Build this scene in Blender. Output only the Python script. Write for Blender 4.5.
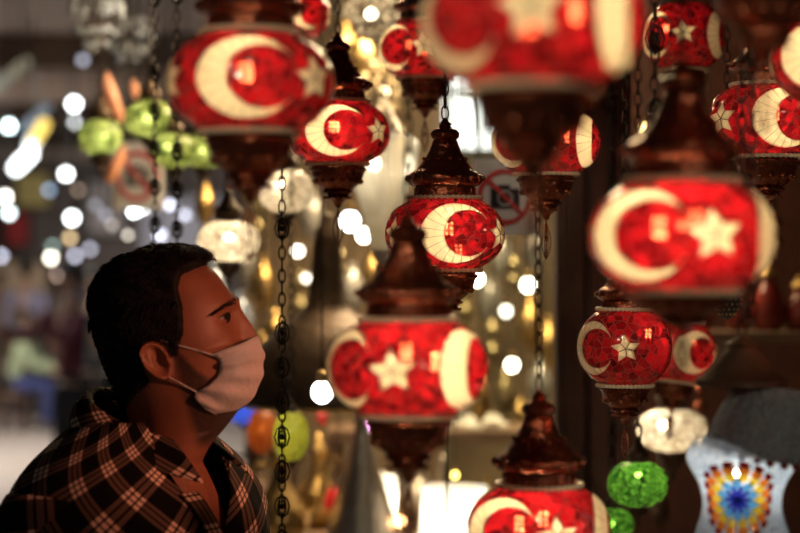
import bpy, bmesh, math, random
import numpy as np
from mathutils import Vector, Matrix, Euler
random.seed(7); np.random.seed(7)
PI = math.pi
C = bpy.context.scene.collection
F = 1889.0                     # 85 mm lens, in pixels of the 800 px frame
CAMZ = 1.71
for o in list(bpy.data.objects): bpy.data.objects.remove(o)

# ---------------------------------------------------------------- camera
cam_d = bpy.data.cameras.new('camera'); cam = bpy.data.objects.new('camera', cam_d); C.objects.link(cam)
cam.location = (0, 0, CAMZ); cam.rotation_euler = (PI/2, 0, 0)
cam_d.lens = 85; cam_d.sensor_width = 36; cam_d.clip_start = .05; cam_d.clip_end = 200
cam_d.dof.use_dof = True; cam_d.dof.focus_distance = 2.66; cam_d.dof.aperture_fstop = 2.8
cam_d.dof.aperture_blades = 9
S = bpy.context.scene
S.camera = cam
# ---------------------------------------------------------------- world, lights, exposure
w = bpy.data.worlds.new('world'); S.world = w; w.use_nodes = True
w.node_tree.nodes['Background'].inputs[0].default_value = (.55, .5, .5, 1)
w.node_tree.nodes['Background'].inputs[1].default_value = .035
S.view_settings.view_transform = 'Standard'; S.view_settings.look = 'None'
S.view_settings.exposure = 0; S.view_settings.gamma = 1; S.view_settings.use_curve_mapping = False
S.cycles.use_denoising = True
S.cycles.max_bounces = 8; S.cycles.transparent_max_bounces = 16
S.cycles.sample_clamp_indirect = 4.0

def aim(o, t):
    o.rotation_euler = (Vector(t) - o.location).to_track_quat('-Z', 'Y').to_euler()
def area(name, loc, tgt, size, power, col, size_y=None):
    d = bpy.data.lights.new(name, 'AREA'); d.energy = power; d.color = col; d.size = size
    if size_y: d.shape = 'RECTANGLE'; d.size_y = size_y
    o = bpy.data.objects.new(name, d); C.objects.link(o); o.location = loc; aim(o, tgt); return o
def spot(name, loc, tgt, power, col, deg, blend=.5, r=.04):
    d = bpy.data.lights.new(name, 'SPOT'); d.energy = power; d.color = col; d.spot_size = math.radians(deg)
    d.spot_blend = blend; d.shadow_soft_size = r
    o = bpy.data.objects.new(name, d); C.objects.link(o); o.location = loc; aim(o, tgt); return o
# added fill spots for face, lanterns and signs, street tubes, shop interior light
spot('face_fill_light', (1.25, 1.75, 1.95), (-.22, 2.45, 1.63), 62, (1, .33, .18), 22, .7, .06)  # added red spot, stands in for lantern glow on the man
spot('lantern_fill_light', (-.55, .25, 2.6), (.3, 2.2, 1.7), 46, (1, .84, .6), 30, .8, .05)  # added unseen front light for lantern caps and crescents
spot('lantern_fill_light', (.9, -.3, 2.5), (.45, 2.2, 1.65), 40, (1, .84, .6), 27, .8, .05)  # second added front light, for the lanterns on the right
spot('glass_sign_fill_light', (.2, 2.95, 2.7), (.195, 3.48, 1.85), 9, (1, .88, .7), 30, .6, .03)  # added to brighten the sign on the shop glass
spot('cord_sign_fill_light', (-.62, 4.7, 2.7), (-.78, 5.6, 1.98), 14, (1, .9, .8), 26, .6, .03)  # added to brighten the sign on the cord
area('street_area_light', (-4.5, 32.0, 3.45), (-4.5, 36, 1.8), 1.0, 170, (1, .88, .75), 5)  # added fill aimed at the far wall to lift its boards
area('shop_ceiling_light', (.3, 5.2, 2.7), (.2, 5.3, 1.0), 1.0, 95, (1, .74, .42), .5)
area('shop_counter_light', (-.1, 4.35, 2.72), (-.1, 4.7, 1.0), .5, 14, (1, .72, .38), .3)
area('street_area_light', (-4, 17, 3.45), (-3.6, 18, 0), 2.0, 380, (1, .9, .8), 6)
area('street_area_light', (-2.2, 9, 3.4), (-2.2, 10, 0), 1.0, 26, (.9, .93, 1), 3)

# ---------------------------------------------------------------- materials
def nodes(name):
    m = bpy.data.materials.new(name); m.use_nodes = True
    nt = m.node_tree; nt.nodes.clear()
    out = nt.nodes.new('ShaderNodeOutputMaterial')
    return m, nt, out
def pbr(name, col, rough=.5, metal=0, bump=0, bscale=60, var=0, emit=None, es=0, sheen=0, trans=0, coat=0):
    m, nt, out = nodes(name); N = nt.nodes.new; L = nt.links.new
    b = N('ShaderNodeBsdfPrincipled'); L(b.outputs[0], out.inputs[0])
    b.inputs['Base Color'].default_value = (*col, 1); b.inputs['Roughness'].default_value = rough
    b.inputs['Metallic'].default_value = metal
    if coat: b.inputs['Coat Weight'].default_value = coat
    if sheen: b.inputs['Sheen Weight'].default_value = sheen
    if trans: b.inputs['Transmission Weight'].default_value = trans
    if emit: b.inputs['Emission Color'].default_value = (*emit, 1); b.inputs['Emission Strength'].default_value = es
    if bump or var:
        tc = N('ShaderNodeTexCoord'); nz = N('ShaderNodeTexNoise'); nz.inputs['Scale'].default_value = bscale
        nz.inputs['Detail'].default_value = 4; L(tc.outputs['Object'], nz.inputs['Vector'])
        if bump:
            bp = N('ShaderNodeBump'); bp.inputs['Strength'].default_value = bump; bp.inputs['Distance'].default_value = .01
            L(nz.outputs['Fac'], bp.inputs['Height']); L(bp.outputs[0], b.inputs['Normal'])
        if var:
            mx = N('ShaderNodeMix'); mx.data_type = 'RGBA'; L(nz.outputs['Fac'], mx.inputs['Factor'])
            mx.inputs['A'].default_value = (*[c*(1-var) for c in col], 1); mx.inputs['B'].default_value = (*[min(1, c*(1+var)) for c in col], 1)
            L(mx.outputs['Result'], b.inputs['Base Color'])
    return m
def emis(name, col, s):
    m, nt, out = nodes(name); e = nt.nodes.new('ShaderNodeEmission')
    e.inputs[0].default_value = (*col, 1); e.inputs[1].default_value = s
    nt.links.new(e.outputs[0], out.inputs[0]); return m
def mosaic(name, c_dark, c_light, scale=95, grout=(.09, .02, .02), clear=.3, tint=None, gw=.035, rough=.12, solid=.25, jitter=.3):
    """lit mosaic glass: tinted see-through + light scattering, with cement lines between the pieces"""
    m, nt, out = nodes(name); N = nt.nodes.new; L = nt.links.new
    tc = N('ShaderNodeTexCoord'); oi = N('ShaderNodeObjectInfo')
    ad = N('ShaderNodeVectorMath'); ad.operation = 'ADD'; L(tc.outputs['Object'], ad.inputs[0]); L(oi.outputs['Random'], ad.inputs[1])
    v1 = N('ShaderNodeTexVoronoi'); v1.inputs['Scale'].default_value = scale; L(ad.outputs[0], v1.inputs['Vector'])
    v2 = N('ShaderNodeTexVoronoi'); v2.feature = 'DISTANCE_TO_EDGE'; v2.inputs['Scale'].default_value = scale; L(ad.outputs[0], v2.inputs['Vector'])
    sep = N('ShaderNodeSeparateColor'); L(v1.outputs['Color'], sep.inputs[0])
    mx = N('ShaderNodeMix'); mx.data_type = 'RGBA'; L(sep.outputs[0], mx.inputs['Factor'])
    mx.inputs['A'].default_value = (*c_dark, 1); mx.inputs['B'].default_value = (*c_light, 1)
    tn = N('ShaderNodeMix'); tn.data_type = 'RGBA'; tn.inputs['Factor'].default_value = 1; tn.blend_type = 'MULTIPLY'
    L(mx.outputs['Result'], tn.inputs['A']); tn.inputs['B'].default_value = (*(tint or (1, 1, 1)), 1)
    # each piece leans a little its own way
    geo = N('ShaderNodeNewGeometry'); sb = N('ShaderNodeVectorMath'); sb.operation = 'SUBTRACT'; L(v1.outputs['Color'], sb.inputs[0]); sb.inputs[1].default_value = (.5, .5, .5)
    sc = N('ShaderNodeVectorMath'); sc.operation = 'SCALE'; sc.inputs['Scale'].default_value = jitter; L(sb.outputs[0], sc.inputs[0])
    a2 = N('ShaderNodeVectorMath'); a2.operation = 'ADD'; L(geo.outputs['Normal'], a2.inputs[0]); L(sc.outputs[0], a2.inputs[1])
    nm = N('ShaderNodeVectorMath'); nm.operation = 'NORMALIZE'; L(a2.outputs[0], nm.inputs[0])
    tr = N('ShaderNodeBsdfTranslucent'); L(mx.outputs['Result'], tr.inputs[0])
    df = N('ShaderNodeBsdfDiffuse'); L(mx.outputs['Result'], df.inputs[0])
    tp = N('ShaderNodeBsdfTransparent'); L(tn.outputs['Result'], tp.inputs[0])
    gl = N('ShaderNodeBsdfGlossy'); gl.inputs['Roughness'].default_value = rough; L(nm.outputs[0], gl.inputs['Normal'])
    def mix(f, a, b):
        x = N('ShaderNodeMixShader'); 
        if hasattr(f, 'type'): L(f, x.inputs[0])
        else: x.inputs[0].default_value = f
        L(a, x.inputs[1]); L(b, x.inputs[2]); return x.outputs[0]
    body = mix(solid, tr.outputs[0], df.outputs[0])
    body = mix(clear, body, tp.outputs[0])
    fr = N('ShaderNodeFresnel'); fr.inputs['IOR'].default_value = 1.45
    body = mix(fr.outputs[0], body, gl.outputs[0])
    gd = N('ShaderNodeBsdfDiffuse'); gd.inputs[0].default_value = (*grout, 1)
    lt = N('ShaderNodeMath'); lt.operation = 'LESS_THAN'; L(v2.outputs['Distance'], lt.inputs[0]); lt.inputs[1].default_value = gw
    L(mix(lt.outputs[0], body, gd.outputs[0]), out.inputs[0])
    return m
def enamel(name, col, trans=.55, rough=.18):
    """milky glass piece that lets lamp light through"""
    m, nt, out = nodes(name); N = nt.nodes.new; L = nt.links.new
    tr = N('ShaderNodeBsdfTranslucent'); tr.inputs[0].default_value = (*col, 1)
    df = N('ShaderNodeBsdfDiffuse'); df.inputs[0].default_value = (*col, 1)
    gl = N('ShaderNodeBsdfGlossy'); gl.inputs['Roughness'].default_value = rough
    a = N('ShaderNodeMixShader'); a.inputs[0].default_value = trans; L(df.outputs[0], a.inputs[1]); L(tr.outputs[0], a.inputs[2])
    fr = N('ShaderNodeFresnel'); fr.inputs['IOR'].default_value = 1.4
    b = N('ShaderNodeMixShader'); L(fr.outputs[0], b.inputs[0]); L(a.outputs[0], b.inputs[1]); L(gl.outputs[0], b.inputs[2])
    L(b.outputs[0], out.inputs[0]); return m
def clearglass(name, tint=(.95, .97, .96), ior=1.25, rough=.02):
    m, nt, out = nodes(name); N = nt.nodes.new; L = nt.links.new
    tp = N('ShaderNodeBsdfTransparent'); tp.inputs[0].default_value = (*tint, 1)
    gl = N('ShaderNodeBsdfGlossy'); gl.inputs['Roughness'].default_value = rough
    fr = N('ShaderNodeFresnel'); fr.inputs['IOR'].default_value = ior
    b = N('ShaderNodeMixShader'); L(fr.outputs[0], b.inputs[0]); L(tp.outputs[0], b.inputs[1]); L(gl.outputs[0], b.inputs[2])
    L(b.outputs[0], out.inputs[0]); return m

M = {}
M['red'] = mosaic('red mosaic glass', (.085, .0015, .003), (.52, .008, .016), 88, (.30, .10, .075), .24, (1, 9, 2.4), gw=.035, jitter=.4)
M['cream'] = enamel('cream glass', (.88, .75, .50), .5)
M['cement'] = pbr('brown cement', (.20, .12, .07), .8)
M['bead'] = enamel('cream bead ring', (.92, .80, .55), .2, .3)
M['bronze'] = pbr('dark copper', (.29, .088, .045), .24, .92, .5, 90, .5)
M['chain'] = pbr('blackened chain', (.035, .025, .02), .4, .8)
M['green'] = mosaic('lime mosaic glass', (.10, .14, .03), (.70, .76, .26), 75, (.05, .09, .01), .2, gw=.05)
M['deepgreen'] = mosaic('green mosaic glass', (.015, .10, .008), (.22, .55, .06), 110, (.02, .06, .01), .25, gw=.05)
M['white'] = mosaic('clear mosaic glass', (.40, .31, .2), (.92, .82, .62), 110, (.16, .13, .1), .3, gw=.07, jitter=.6)
M['ice'] = mosaic('pale blue bead glass', (.5, .64, .8), (.78, .86, .92), 260, (.25, .32, .4), .02, gw=.05, solid=.35)
M['slate'] = pbr('slate grey beaded dome', (.20, .23, .26), .45, .1, .8, 160, .6)
M['brass'] = pbr('worn brass', (.45, .30, .11), .3, .9, .4, 60, .4)
M['darkbrass'] = pbr('dark brown metal', (.07, .042, .025), .5, .6, .3, 40, .4)
M['silver'] = pbr('tarnished silver', (.5, .46, .40), .3, .85, .5, 80, .4)
M['crystal'] = pbr('crystal bead', (.75, .72, .66), .08, .25)
M['bluecrystal'] = pbr('blue grey crystal bead', (.60, .68, .80), .1, .2)
M['peach'] = enamel('peach glass', (.95, .48, .28), .4)
M['wood'] = pbr('dark reddish wood', (.07, .02, .011), .65, 0, .2, 20, .4)
M['plank'] = pbr('brown wood', (.12, .07, .04), .5, 0, .2, 20, .4)
M['wall'] = pbr('brown shop wall', (.13, .09, .05), .7, 0, .2, 7, .7)
M['floor'] = pbr('pale stone paving', (.52, .46, .42), .5, 0, .1, 8, .12)
M['ceil'] = pbr('taupe plaster', (.30, .25, .22), .8, 0, .1, 5, .2)
M['glass'] = clearglass('pane glass', (.93, .96, .94), 1.12)
M['gedge'] = pbr('green glass edge', (.02, .07, .05), .15, 0)
M['clear'] = clearglass('clear lamp glass', (.86, .85, .80), 1.5, .05)
M['signwhite'] = pbr('white sign board', (.62, .60, .56), .5)
M['signred'] = pbr('red sign paint', (.5, .03, .03), .5)
M['black'] = pbr('black paint', (.012, .012, .012), .5)
bulbcache = {}
def bulbmat(col, s):
    k = (tuple(round(c, 2) for c in col), round(s, 2))
    if k not in bulbcache: bulbcache[k] = emis('lit bulb %d' % len(bulbcache), col, s)
    return bulbcache[k]

# ---------------------------------------------------------------- mesh helpers
class MB:
    def __init__(s): s.v = []; s.f = []; s.m = []; s.uv = None
    def add(s, vs, fs, mi=0):
        o = len(s.v); s.v += [tuple(p) for p in vs]; s.f += [tuple(i+o for i in f) for f in fs]; s.m += [mi]*len(fs); return s
    def lathe(s, prof, n=32, c=(0, 0, 0), mi=0, flute=0, nf=0, cap=True):
        vs = []; fs = []
        for r, z in prof:
            for k in range(n):
                t = 2*PI*k/n; rr = r*(1+flute*math.cos(nf*t)) if nf else r
                vs.append((c[0]+rr*math.cos(t), c[1]+rr*math.sin(t), c[2]+z))
        for i in range(len(prof)-1):
            for k in range(n):
                k2 = (k+1) % n; fs.append((i*n+k, i*n+k2, (i+1)*n+k2, (i+1)*n+k))
        if cap:
            fs.append(tuple(range(n))[::-1]); fs.append(tuple((len(prof)-1)*n+k for k in range(n)))
        return s.add(vs, fs, mi)
    def box(s, c, d, mi=0, rot=None):
        R = Euler(rot).to_matrix() if rot else Matrix.Identity(3)
        vs = [tuple(R @ Vector((x*d[0]/2, y*d[1]/2, z*d[2]/2)) + Vector(c)) for x in (-1, 1) for y in (-1, 1) for z in (-1, 1)]
        return s.add(vs, [(0, 1, 3, 2), (4, 6, 7, 5), (0, 4, 5, 1), (2, 3, 7, 6), (0, 2, 6, 4), (1, 5, 7, 3)], mi)
    def tube(s, pts, r, n=8, closed=False, mi=0):
        pts = [Vector(p) for p in pts]; N = len(pts); vs = []; fs = []
        rs = r if hasattr(r, '__len__') else [r]*N
        up = None
        for i, p in enumerate(pts):
            a = pts[(i-1) % N] if (closed or i > 0) else p; b = pts[(i+1) % N] if (closed or i < N-1) else p
            t = (b-a).normalized()
            if up is None: up = t.orthogonal().normalized()
            up = (up - t*up.dot(t)).normalized(); q = t.cross(up)
            for k in range(n):
                an = 2*PI*k/n; vs.append(p + (up*math.cos(an)+q*math.sin(an))*rs[i])
        for i in range(N if closed else N-1):
            j = (i+1) % N
            for k in range(n):
                k2 = (k+1) % n; fs.append((i*n+k, i*n+k2, j*n+k2, j*n+k))
        if not closed: fs += [tuple(range(n))[::-1], tuple((N-1)*n+k for k in range(n))]
        return s.add(vs, fs, mi)
    def sphere(s, c, r, nu=12, nv=8, mi=0, sc=(1, 1, 1)):
        vs = [(c[0], c[1], c[2]-r*sc[2])]; fs = []
        for i in range(1, nv):
            a = -PI/2+PI*i/nv
            for k in range(nu):
                t = 2*PI*k/nu; vs.append((c[0]+r*sc[0]*math.cos(a)*math.cos(t), c[1]+r*sc[1]*math.cos(a)*math.sin(t), c[2]+r*sc[2]*math.sin(a)))
        vs.append((c[0], c[1], c[2]+r*sc[2])); T = len(vs)-1
        for k in range(nu):
            k2 = (k+1) % nu; fs.append((0, 1+k2, 1+k)); fs.append((T, T-nu+k, T-nu+k2))
            for i in range(nv-2): fs.append((1+i*nu+k, 1+i*nu+k2, 1+(i+1)*nu+k2, 1+(i+1)*nu+k))
        return s.add(vs, fs, mi)
    def grid(s, P, mi=0, closed_u=False):
        """P[i][j] points"""
        ni, nj = len(P), len(P[0]); vs = [p for row in P for p in row]; fs = []
        for i in range(ni-1):
            for j in range(nj if closed_u else nj-1):
                j2 = (j+1) % nj; fs.append((i*nj+j, i*nj+j2, (i+1)*nj+j2, (i+1)*nj+j))
        return s.add(vs, fs, mi)
    def link(s, c, L, W, r, ax):
        """one chain link, long way up; ax 0/1 turns it"""
        pts = []
        for k in range(10):
            t = 2*PI*k/10; a = W*math.sin(t); z = L*math.cos(t)
            pts.append((c[0]+(a if ax == 0 else 0), c[1]+(a if ax else 0), c[2]+z))
        return s.tube(pts, r, 5, True)
    def mesh(s, name):
        me = bpy.data.meshes.new(name); me.from_pydata(s.v, [], s.f)
        me.polygons.foreach_set('material_index', s.m); me.update()
        return me
    def build(s, name, mats, parent=None, smooth=True, ang=40):
        me = s.mesh(name)
        for m in (mats if isinstance(mats, (list, tuple)) else [mats]): me.materials.append(m)
        if smooth:
            me.polygons.foreach_set('use_smooth', [True]*len(me.polygons))
            me.set_sharp_from_angle(angle=math.radians(ang))
        o = bpy.data.objects.new(name, me); C.objects.link(o)
        if parent is not None: o.parent = parent
        return o
def tag(o, label, cat, group=None, kind=None):
    o['label'] = label; o['category'] = cat
    if group: o['group'] = group
    if kind: o['kind'] = kind
    return o
def thing(name, label, cat, loc=(0, 0, 0), rz=0, group=None):
    o = bpy.data.objects.new(name, None); C.objects.link(o); o.location = loc; o.rotation_euler = (0, 0, rz); o.empty_display_size = .02
    return tag(o, label, cat, group)
def struct(name, mb, mat, parent=None, smooth=False):
    o = mb.build(name, mat, parent, smooth)
    if parent is None: o['kind'] = 'structure'
    return o
def copy_tree(o, parent=None):
    c = o.copy(); C.objects.link(c)
    if parent is not None: c.parent = parent
    for ch in list(o.children): copy_tree(ch, c)
    return c
def P(px, py, d): return Vector(((px-400)/F*d, d, CAMZ-(py-266.5)/F*d))

# ================================================================ SETTING
AWN = 2.8
struct('floor', MB().box((0, 18, -.05), (24, 44, .1)), M['floor'])
struct('ceiling', MB().box((-4.0, 25.3, 3.75), (14, 26.6, .1)), M['ceil'])
mb = MB()
for yy in (16.3, 19.5, 23.0, 27.0): mb.box((-4.0, yy, 3.55), (14, .35, .3))
struct('trim_1', mb, M['plank'])
struct('wall_far', MB().box((-3, 36, 2.5), (22, .3, 5)), pbr('dark bazaar facade', (.10, .085, .085), .8, 0, .2, 2, .5))
struct('wall_left', MB().box((-9.5, 24, 2.5), (.3, 24, 5)), pbr('dark bazaar side wall', (.10, .08, .07), .8, 0, .2, 2, .5))
# stall: awning ceiling over the lanterns, back wall, right wall, post
struct('ceiling_awning', MB().box((.55, 3.9, AWN+.03), (2.9, 6.2, .06)), M['wood'])
struct('wall_back', MB().box((.95, 6.75, 1.4), (3.0, .12, 2.8)), M['wall'])
struct('wall_right', MB().box((1.95, 4.4, 1.4), (.1, 4.6, 2.8)), M['wood'])
struct('wall_light_block', MB().box((1.25, 5.0, 1.4), (1.42, .06, 2.8)), M['wood'])  # dark wall added so the right bay stays dark
mb = MB()                                                   # door post with mouldings
x0 = (556-400)/F*3.62
for k, (w_, dy, mi) in enumerate(((.018, 0, 0), (.03, -.012, 0), (.014, .012, 0), (.034, -.004, 0), (.012, .012, 0), (.03, -.008, 0))):
    mb.box((x0+w_/2, 3.64, 1.4), (w_, .09-2*dy, 2.8)); x0 += w_+.0005
struct('trim_2', mb, M['wood'])
mb = MB(); mb.box((1.1, 4.15, 2.02), (1.55, .08, .10), 0, (0, math.radians(-9), 0)); struct('trim_3', mb, M['plank'])
# bright window on the back wall
wb = P(486, 118, 6.66)
wx0, wx1, wz0, wz1 = P(444, 0, 6.66).x, P(530, 0, 6.66).x, P(0, 152, 6.66).z, P(0, 60, 6.66).z
win = struct('window_1', MB().box(((wx0+wx1)/2, 6.675, (wz0+wz1)/2), (wx1-wx0, .01, wz1-wz0)), emis('daylit window pane', (1, .97, .9), 2.6))
mb = MB()
for px in (448, 479, 527): mb.box((P(px, 0, 6.64).x, 6.65, (wz0+wz1)/2), (.016, .04, wz1-wz0))
for zz in (wz0, P(0, 92, 6.66).z, wz1): mb.box(((wx0+wx1)/2, 6.65, zz), (wx1-wx0+.016, .04, .018))
struct('window_frame', mb, M['black'], win)
# shop glass: one pane whose polished edge shows green
gx0 = P(446, 0, 3.5).x
pane = MB().box((gx0+.125, 3.5, 1.4), (.24, .006, 2.8)).build('glass_screen', M['glass'], None, False)
tag(pane, 'clear shop glass pane with a dark green upright edge beside the brown post', 'glass screen')
MB().box((gx0+.0015, 3.499, 1.4), (.005, .009, 2.8)).build('polished_edge', M['gedge'], pane, False)

# ================================================================ RED LANTERNS
def globe_prof(a, b, rt, n, k=2.5):
    """points from the bottom opening to the top one"""
    t0 = math.acos(min(1, rt**(k/2))) ; out = []
    for i in range(n+1):
        t = -t0 + 2*t0*i/n
        out.append((a*abs(math.cos(t))**(2/k), b*math.copysign(abs(math.sin(t))**(2/k), t)))
    return out
class Surf:
    """maps (lon, v) on the globe, v = arc length up from the equator, to 3-D"""
    def __init__(s, a, b, rt, k=2.5):
        pr = globe_prof(a, b, rt, 400, k); s.r = np.array([p[0] for p in pr]); s.z = np.array([p[1] for p in pr])
        ds = np.hypot(np.diff(s.r), np.diff(s.z)); s.v = np.concatenate([[0], np.cumsum(ds)]); s.v -= s.v[len(s.v)//2]; s.a = a
    def __call__(s, u, v, off=0):
        r = np.interp(v, s.v, s.r); z = np.interp(v, s.v, s.z)
        dr = np.interp(v+1e-3, s.v, s.r)-np.interp(v-1e-3, s.v, s.r); dz = np.interp(v+1e-3, s.v, s.z)-np.interp(v-1e-3, s.v, s.z)
        l = math.hypot(dr, dz) or 1; nr, nz = dz/l, -dr/l
        lon = u/s.a
        rr = r+nr*off; return (rr*math.sin(lon), -rr*math.cos(lon), z+nz*off)
def tile(mb, sf, poly_rows, h=.0012, base=-.0004, mi=0):
    """raised glass piece from a grid of (u,v) rows"""
    ni, nj = len(poly_rows), len(poly_rows[0])
    top = [[sf(u, v, h) for u, v in row] for row in poly_rows]
    mb.grid(top, mi)
    rim = [poly_rows[0][j] for j in range(nj)] + [poly_rows[i][-1] for i in range(1, ni)] + [poly_rows[-1][j] for j in range(nj-2, -1, -1)] + [poly_rows[i][0] for i in range(ni-2, 0, -1)]
    mb.grid([[sf(u, v, h) for u, v in rim], [sf(u, v, base) for u, v in rim]], mi, True)
def crescent_mesh(sf, u0, R, r, dx, nseg=17):
    mb = MB()
    t0 = math.acos((R*R+dx*dx-r*r)/(2*R*dx))      # where the circles meet, angle at the outer centre
    A = [t0+.06+(2*PI-2*t0-.12)*k/nseg for k in range(nseg+1)]
    def inner(t):                                  # ray from outer centre to the inner circle
        c, s_ = math.cos(t), math.sin(t); B = -c*dx; D = B*B-(dx*dx-r*r)
        return -B+math.sqrt(max(D, 0))
    for k in range(nseg):
        g = .0085
        for lo, hi, nq, mi, h in ((A[k]-g, A[k]+g, 2, 1, .0008), (A[k]+g, A[k+1]-g, 4, 0, .0012)):
            rows = []
            for q in range(nq):
                t = lo+(hi-lo)*q/(nq-1)
                ri = min(inner(t), R-.0012); rows.append([(u0+math.cos(t)*(ri+(R-ri)*w_), math.sin(t)*(ri+(R-ri)*w_)) for w_ in (0, .33, .67, 1)])
            tile(mb, sf, rows, h, mi=mi)
    return mb
def star_mesh(sf, u0, R, r, rot=0):
    mb = MB(); g = 1.0
    for k in range(5):
        a = PI/2+rot+2*PI*k/5; p0 = (0, 0)
        tip = (R*math.cos(a), R*math.sin(a)); l = (r*math.cos(a+PI/5), r*math.sin(a+PI/5)); q = (r*math.cos(a-PI/5), r*math.sin(a-PI/5))
        cx = sum(p[0] for p in (p0, tip, l, q))/4; cy = sum(p[1] for p in (p0, tip, l, q))/4
        p0, tip, l, q = [(cx+(x-cx)*g, cy+(y-cy)*g) for x, y in (p0, tip, l, q)]
        rows = []
        for i in range(5):
            s_ = i/4; row = []
            for j in range(5):
                t = j/4
                x = (1-s_)*((1-t)*p0[0]+t*q[0])+s_*((1-t)*l[0]+t*tip[0]); y = (1-s_)*((1-t)*p0[1]+t*q[1])+s_*((1-t)*l[1]+t*tip[1])
                row.append((u0+x, y))
            rows.append(row)
        tile(mb, sf, rows)
        li = math.hypot(*l); nx, ny = -l[1]/li*.0007, l[0]/li*.0007
        tile(mb, sf, [[(u0+w_*l[0]+sg*nx, w_*l[1]+sg*ny) for w_ in (.0, .33, .67, 1)] for sg in (-1, 1)], .0017, .0005, 1)
    return mb
def ringband(a, z, r, t=.0034):
    mb = MB()
    for k in range(40):
        an = 2*PI*k/40; mb.sphere((r*math.cos(an), r*math.sin(an), z), t, 6, 4)
    return mb.tube([(r*math.cos(2*PI*k/40), r*math.sin(2*PI*k/40), z) for k in range(40)], t*.7, 6, True)
def cap_mb(a, z0, rt, n=40):
    q = [(rt*.97, 0), (rt*.97, .03), (rt*.92, .04), (rt*.92, .19), (rt*1.0, .21), (rt*1.12, .25), (rt*1.17, .31), (rt*1.16, .37), (rt*1.06, .43),
         (rt*.9, .48), (rt*.86, .50), (rt*.78, .56), (rt*.62, .67), (rt*.5, .79), (rt*.42, .9), (rt*.38, .97), (.19, .98), (.235, 1.03), (.245, 1.09), (.2, 1.15), (.12, 1.18),
         (.09, 1.22), (.12, 1.25), (.06, 1.29), (.03, 1.35)]
    mb = MB().lathe([(r*a, z0+z*a) for r, z in q], n)
    for k in range(18):                                             # fretwork bosses and slots on the collar
        t = 2*PI*k/18
        mb.sphere((rt*1.165*a*math.cos(t), rt*1.165*a*math.sin(t), z0+.34*a), .05*a, 8, 6, 0, (1, 1, 1.1))
        mb.box((rt*.935*a*math.cos(t), rt*.935*a*math.sin(t), z0+.115*a), (.03*a, .05*a, .13*a), 0, (0, 0, t))
    for k in range(12):
        t = 2*PI*k/12; mb.sphere((rt*.66*a*math.cos(t), rt*.66*a*math.sin(t), z0+.66*a), .035*a, 6, 5)
    return mb
def bowl_mb(a, z0, rt, n=40):
    q = [(.02, -.86), (.05, -.85), (.075, -.78), (.11, -.74), (.16, -.70), (.24, -.68), (.25, -.655), (.2, -.63), (.22, -.60), (.3, -.57), (.3, -.54), (.26, -.52), (.36, -.44), (.46, -.33), (rt*.92, -.22), (rt*.95, -.16),
         (rt*1.02, -.14), (rt*1.03, -.1), (rt*.95, -.08), (rt*.96, 0)]
    mb = MB().lathe([(r*a, -z0+z*a) for r, z in q], n)
    for k in range(14):
        t = 2*PI*k/14; mb.sphere((.44*a*math.cos(t), .44*a*math.sin(t), -z0-.35*a), .055*a, 8, 6)
        mb.sphere((.255*a*math.cos(t), .255*a*math.sin(t), -z0-.665*a), .03*a, 6, 4)
    return mb
def finial_mb(a, z0):
    mb = MB(); zt, zb = -z0-.84*a, -z0-1.58*a
    for k in range(4):
        t = PI*k/4*2; pts = []
        for i in range(11):
            s_ = i/10; w_ = math.sin(PI*min(1, max(0, (s_-.15)/.85)))**.8*.095*a
            pts.append((w_*math.cos(t), w_*math.sin(t), zt+(zb-zt)*s_))
        mb.tube(pts, .012*a, 5)
    mb.sphere((0, 0, zt+(zb-zt)*.5), .03*a, 6, 5, 0, (1, 1, 2)); mb.sphere((0, 0, zt+(zb-zt)*.15), .035*a, 8, 6); mb.sphere((0, 0, zb), .016*a, 6, 5)
    mb.tube([(0, 0, zt+.04*a), (0, 0, zb+.1*a)], .012*a, 5)
    return mb
def chain_mb(z0, z1, L=.0105, W=.0048, r=.0012, orn=0):
    mb = MB(); z = z0; k = 0; step = 2*L-2.2*r*1.6
    while z < z1+step:
        mb.link((0, 0, min(z+L-.002, z1-L+.004)), L, W, r, k % 2)
        if orn and k % (orn if k*step < .36 else orn*3) == orn//2:     # filigree bead in the chain
            for j in range(6):
                t = PI/3*j
                mb.tube([(q*math.cos(t), q*math.sin(t), z+L+h) for q, h in ((.001, -.017), (.008, -.012), (.0115, 0), (.008, .012), (.001, .017))], .0014, 5)
            mb.sphere((0, 0, z+L), .005, 8, 6); mb.sphere((0, 0, z+L-.017), .003, 6, 5); mb.sphere((0, 0, z+L+.017), .003, 6, 5)
        z += step; k += 1
    return mb
PROTO = {}
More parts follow.
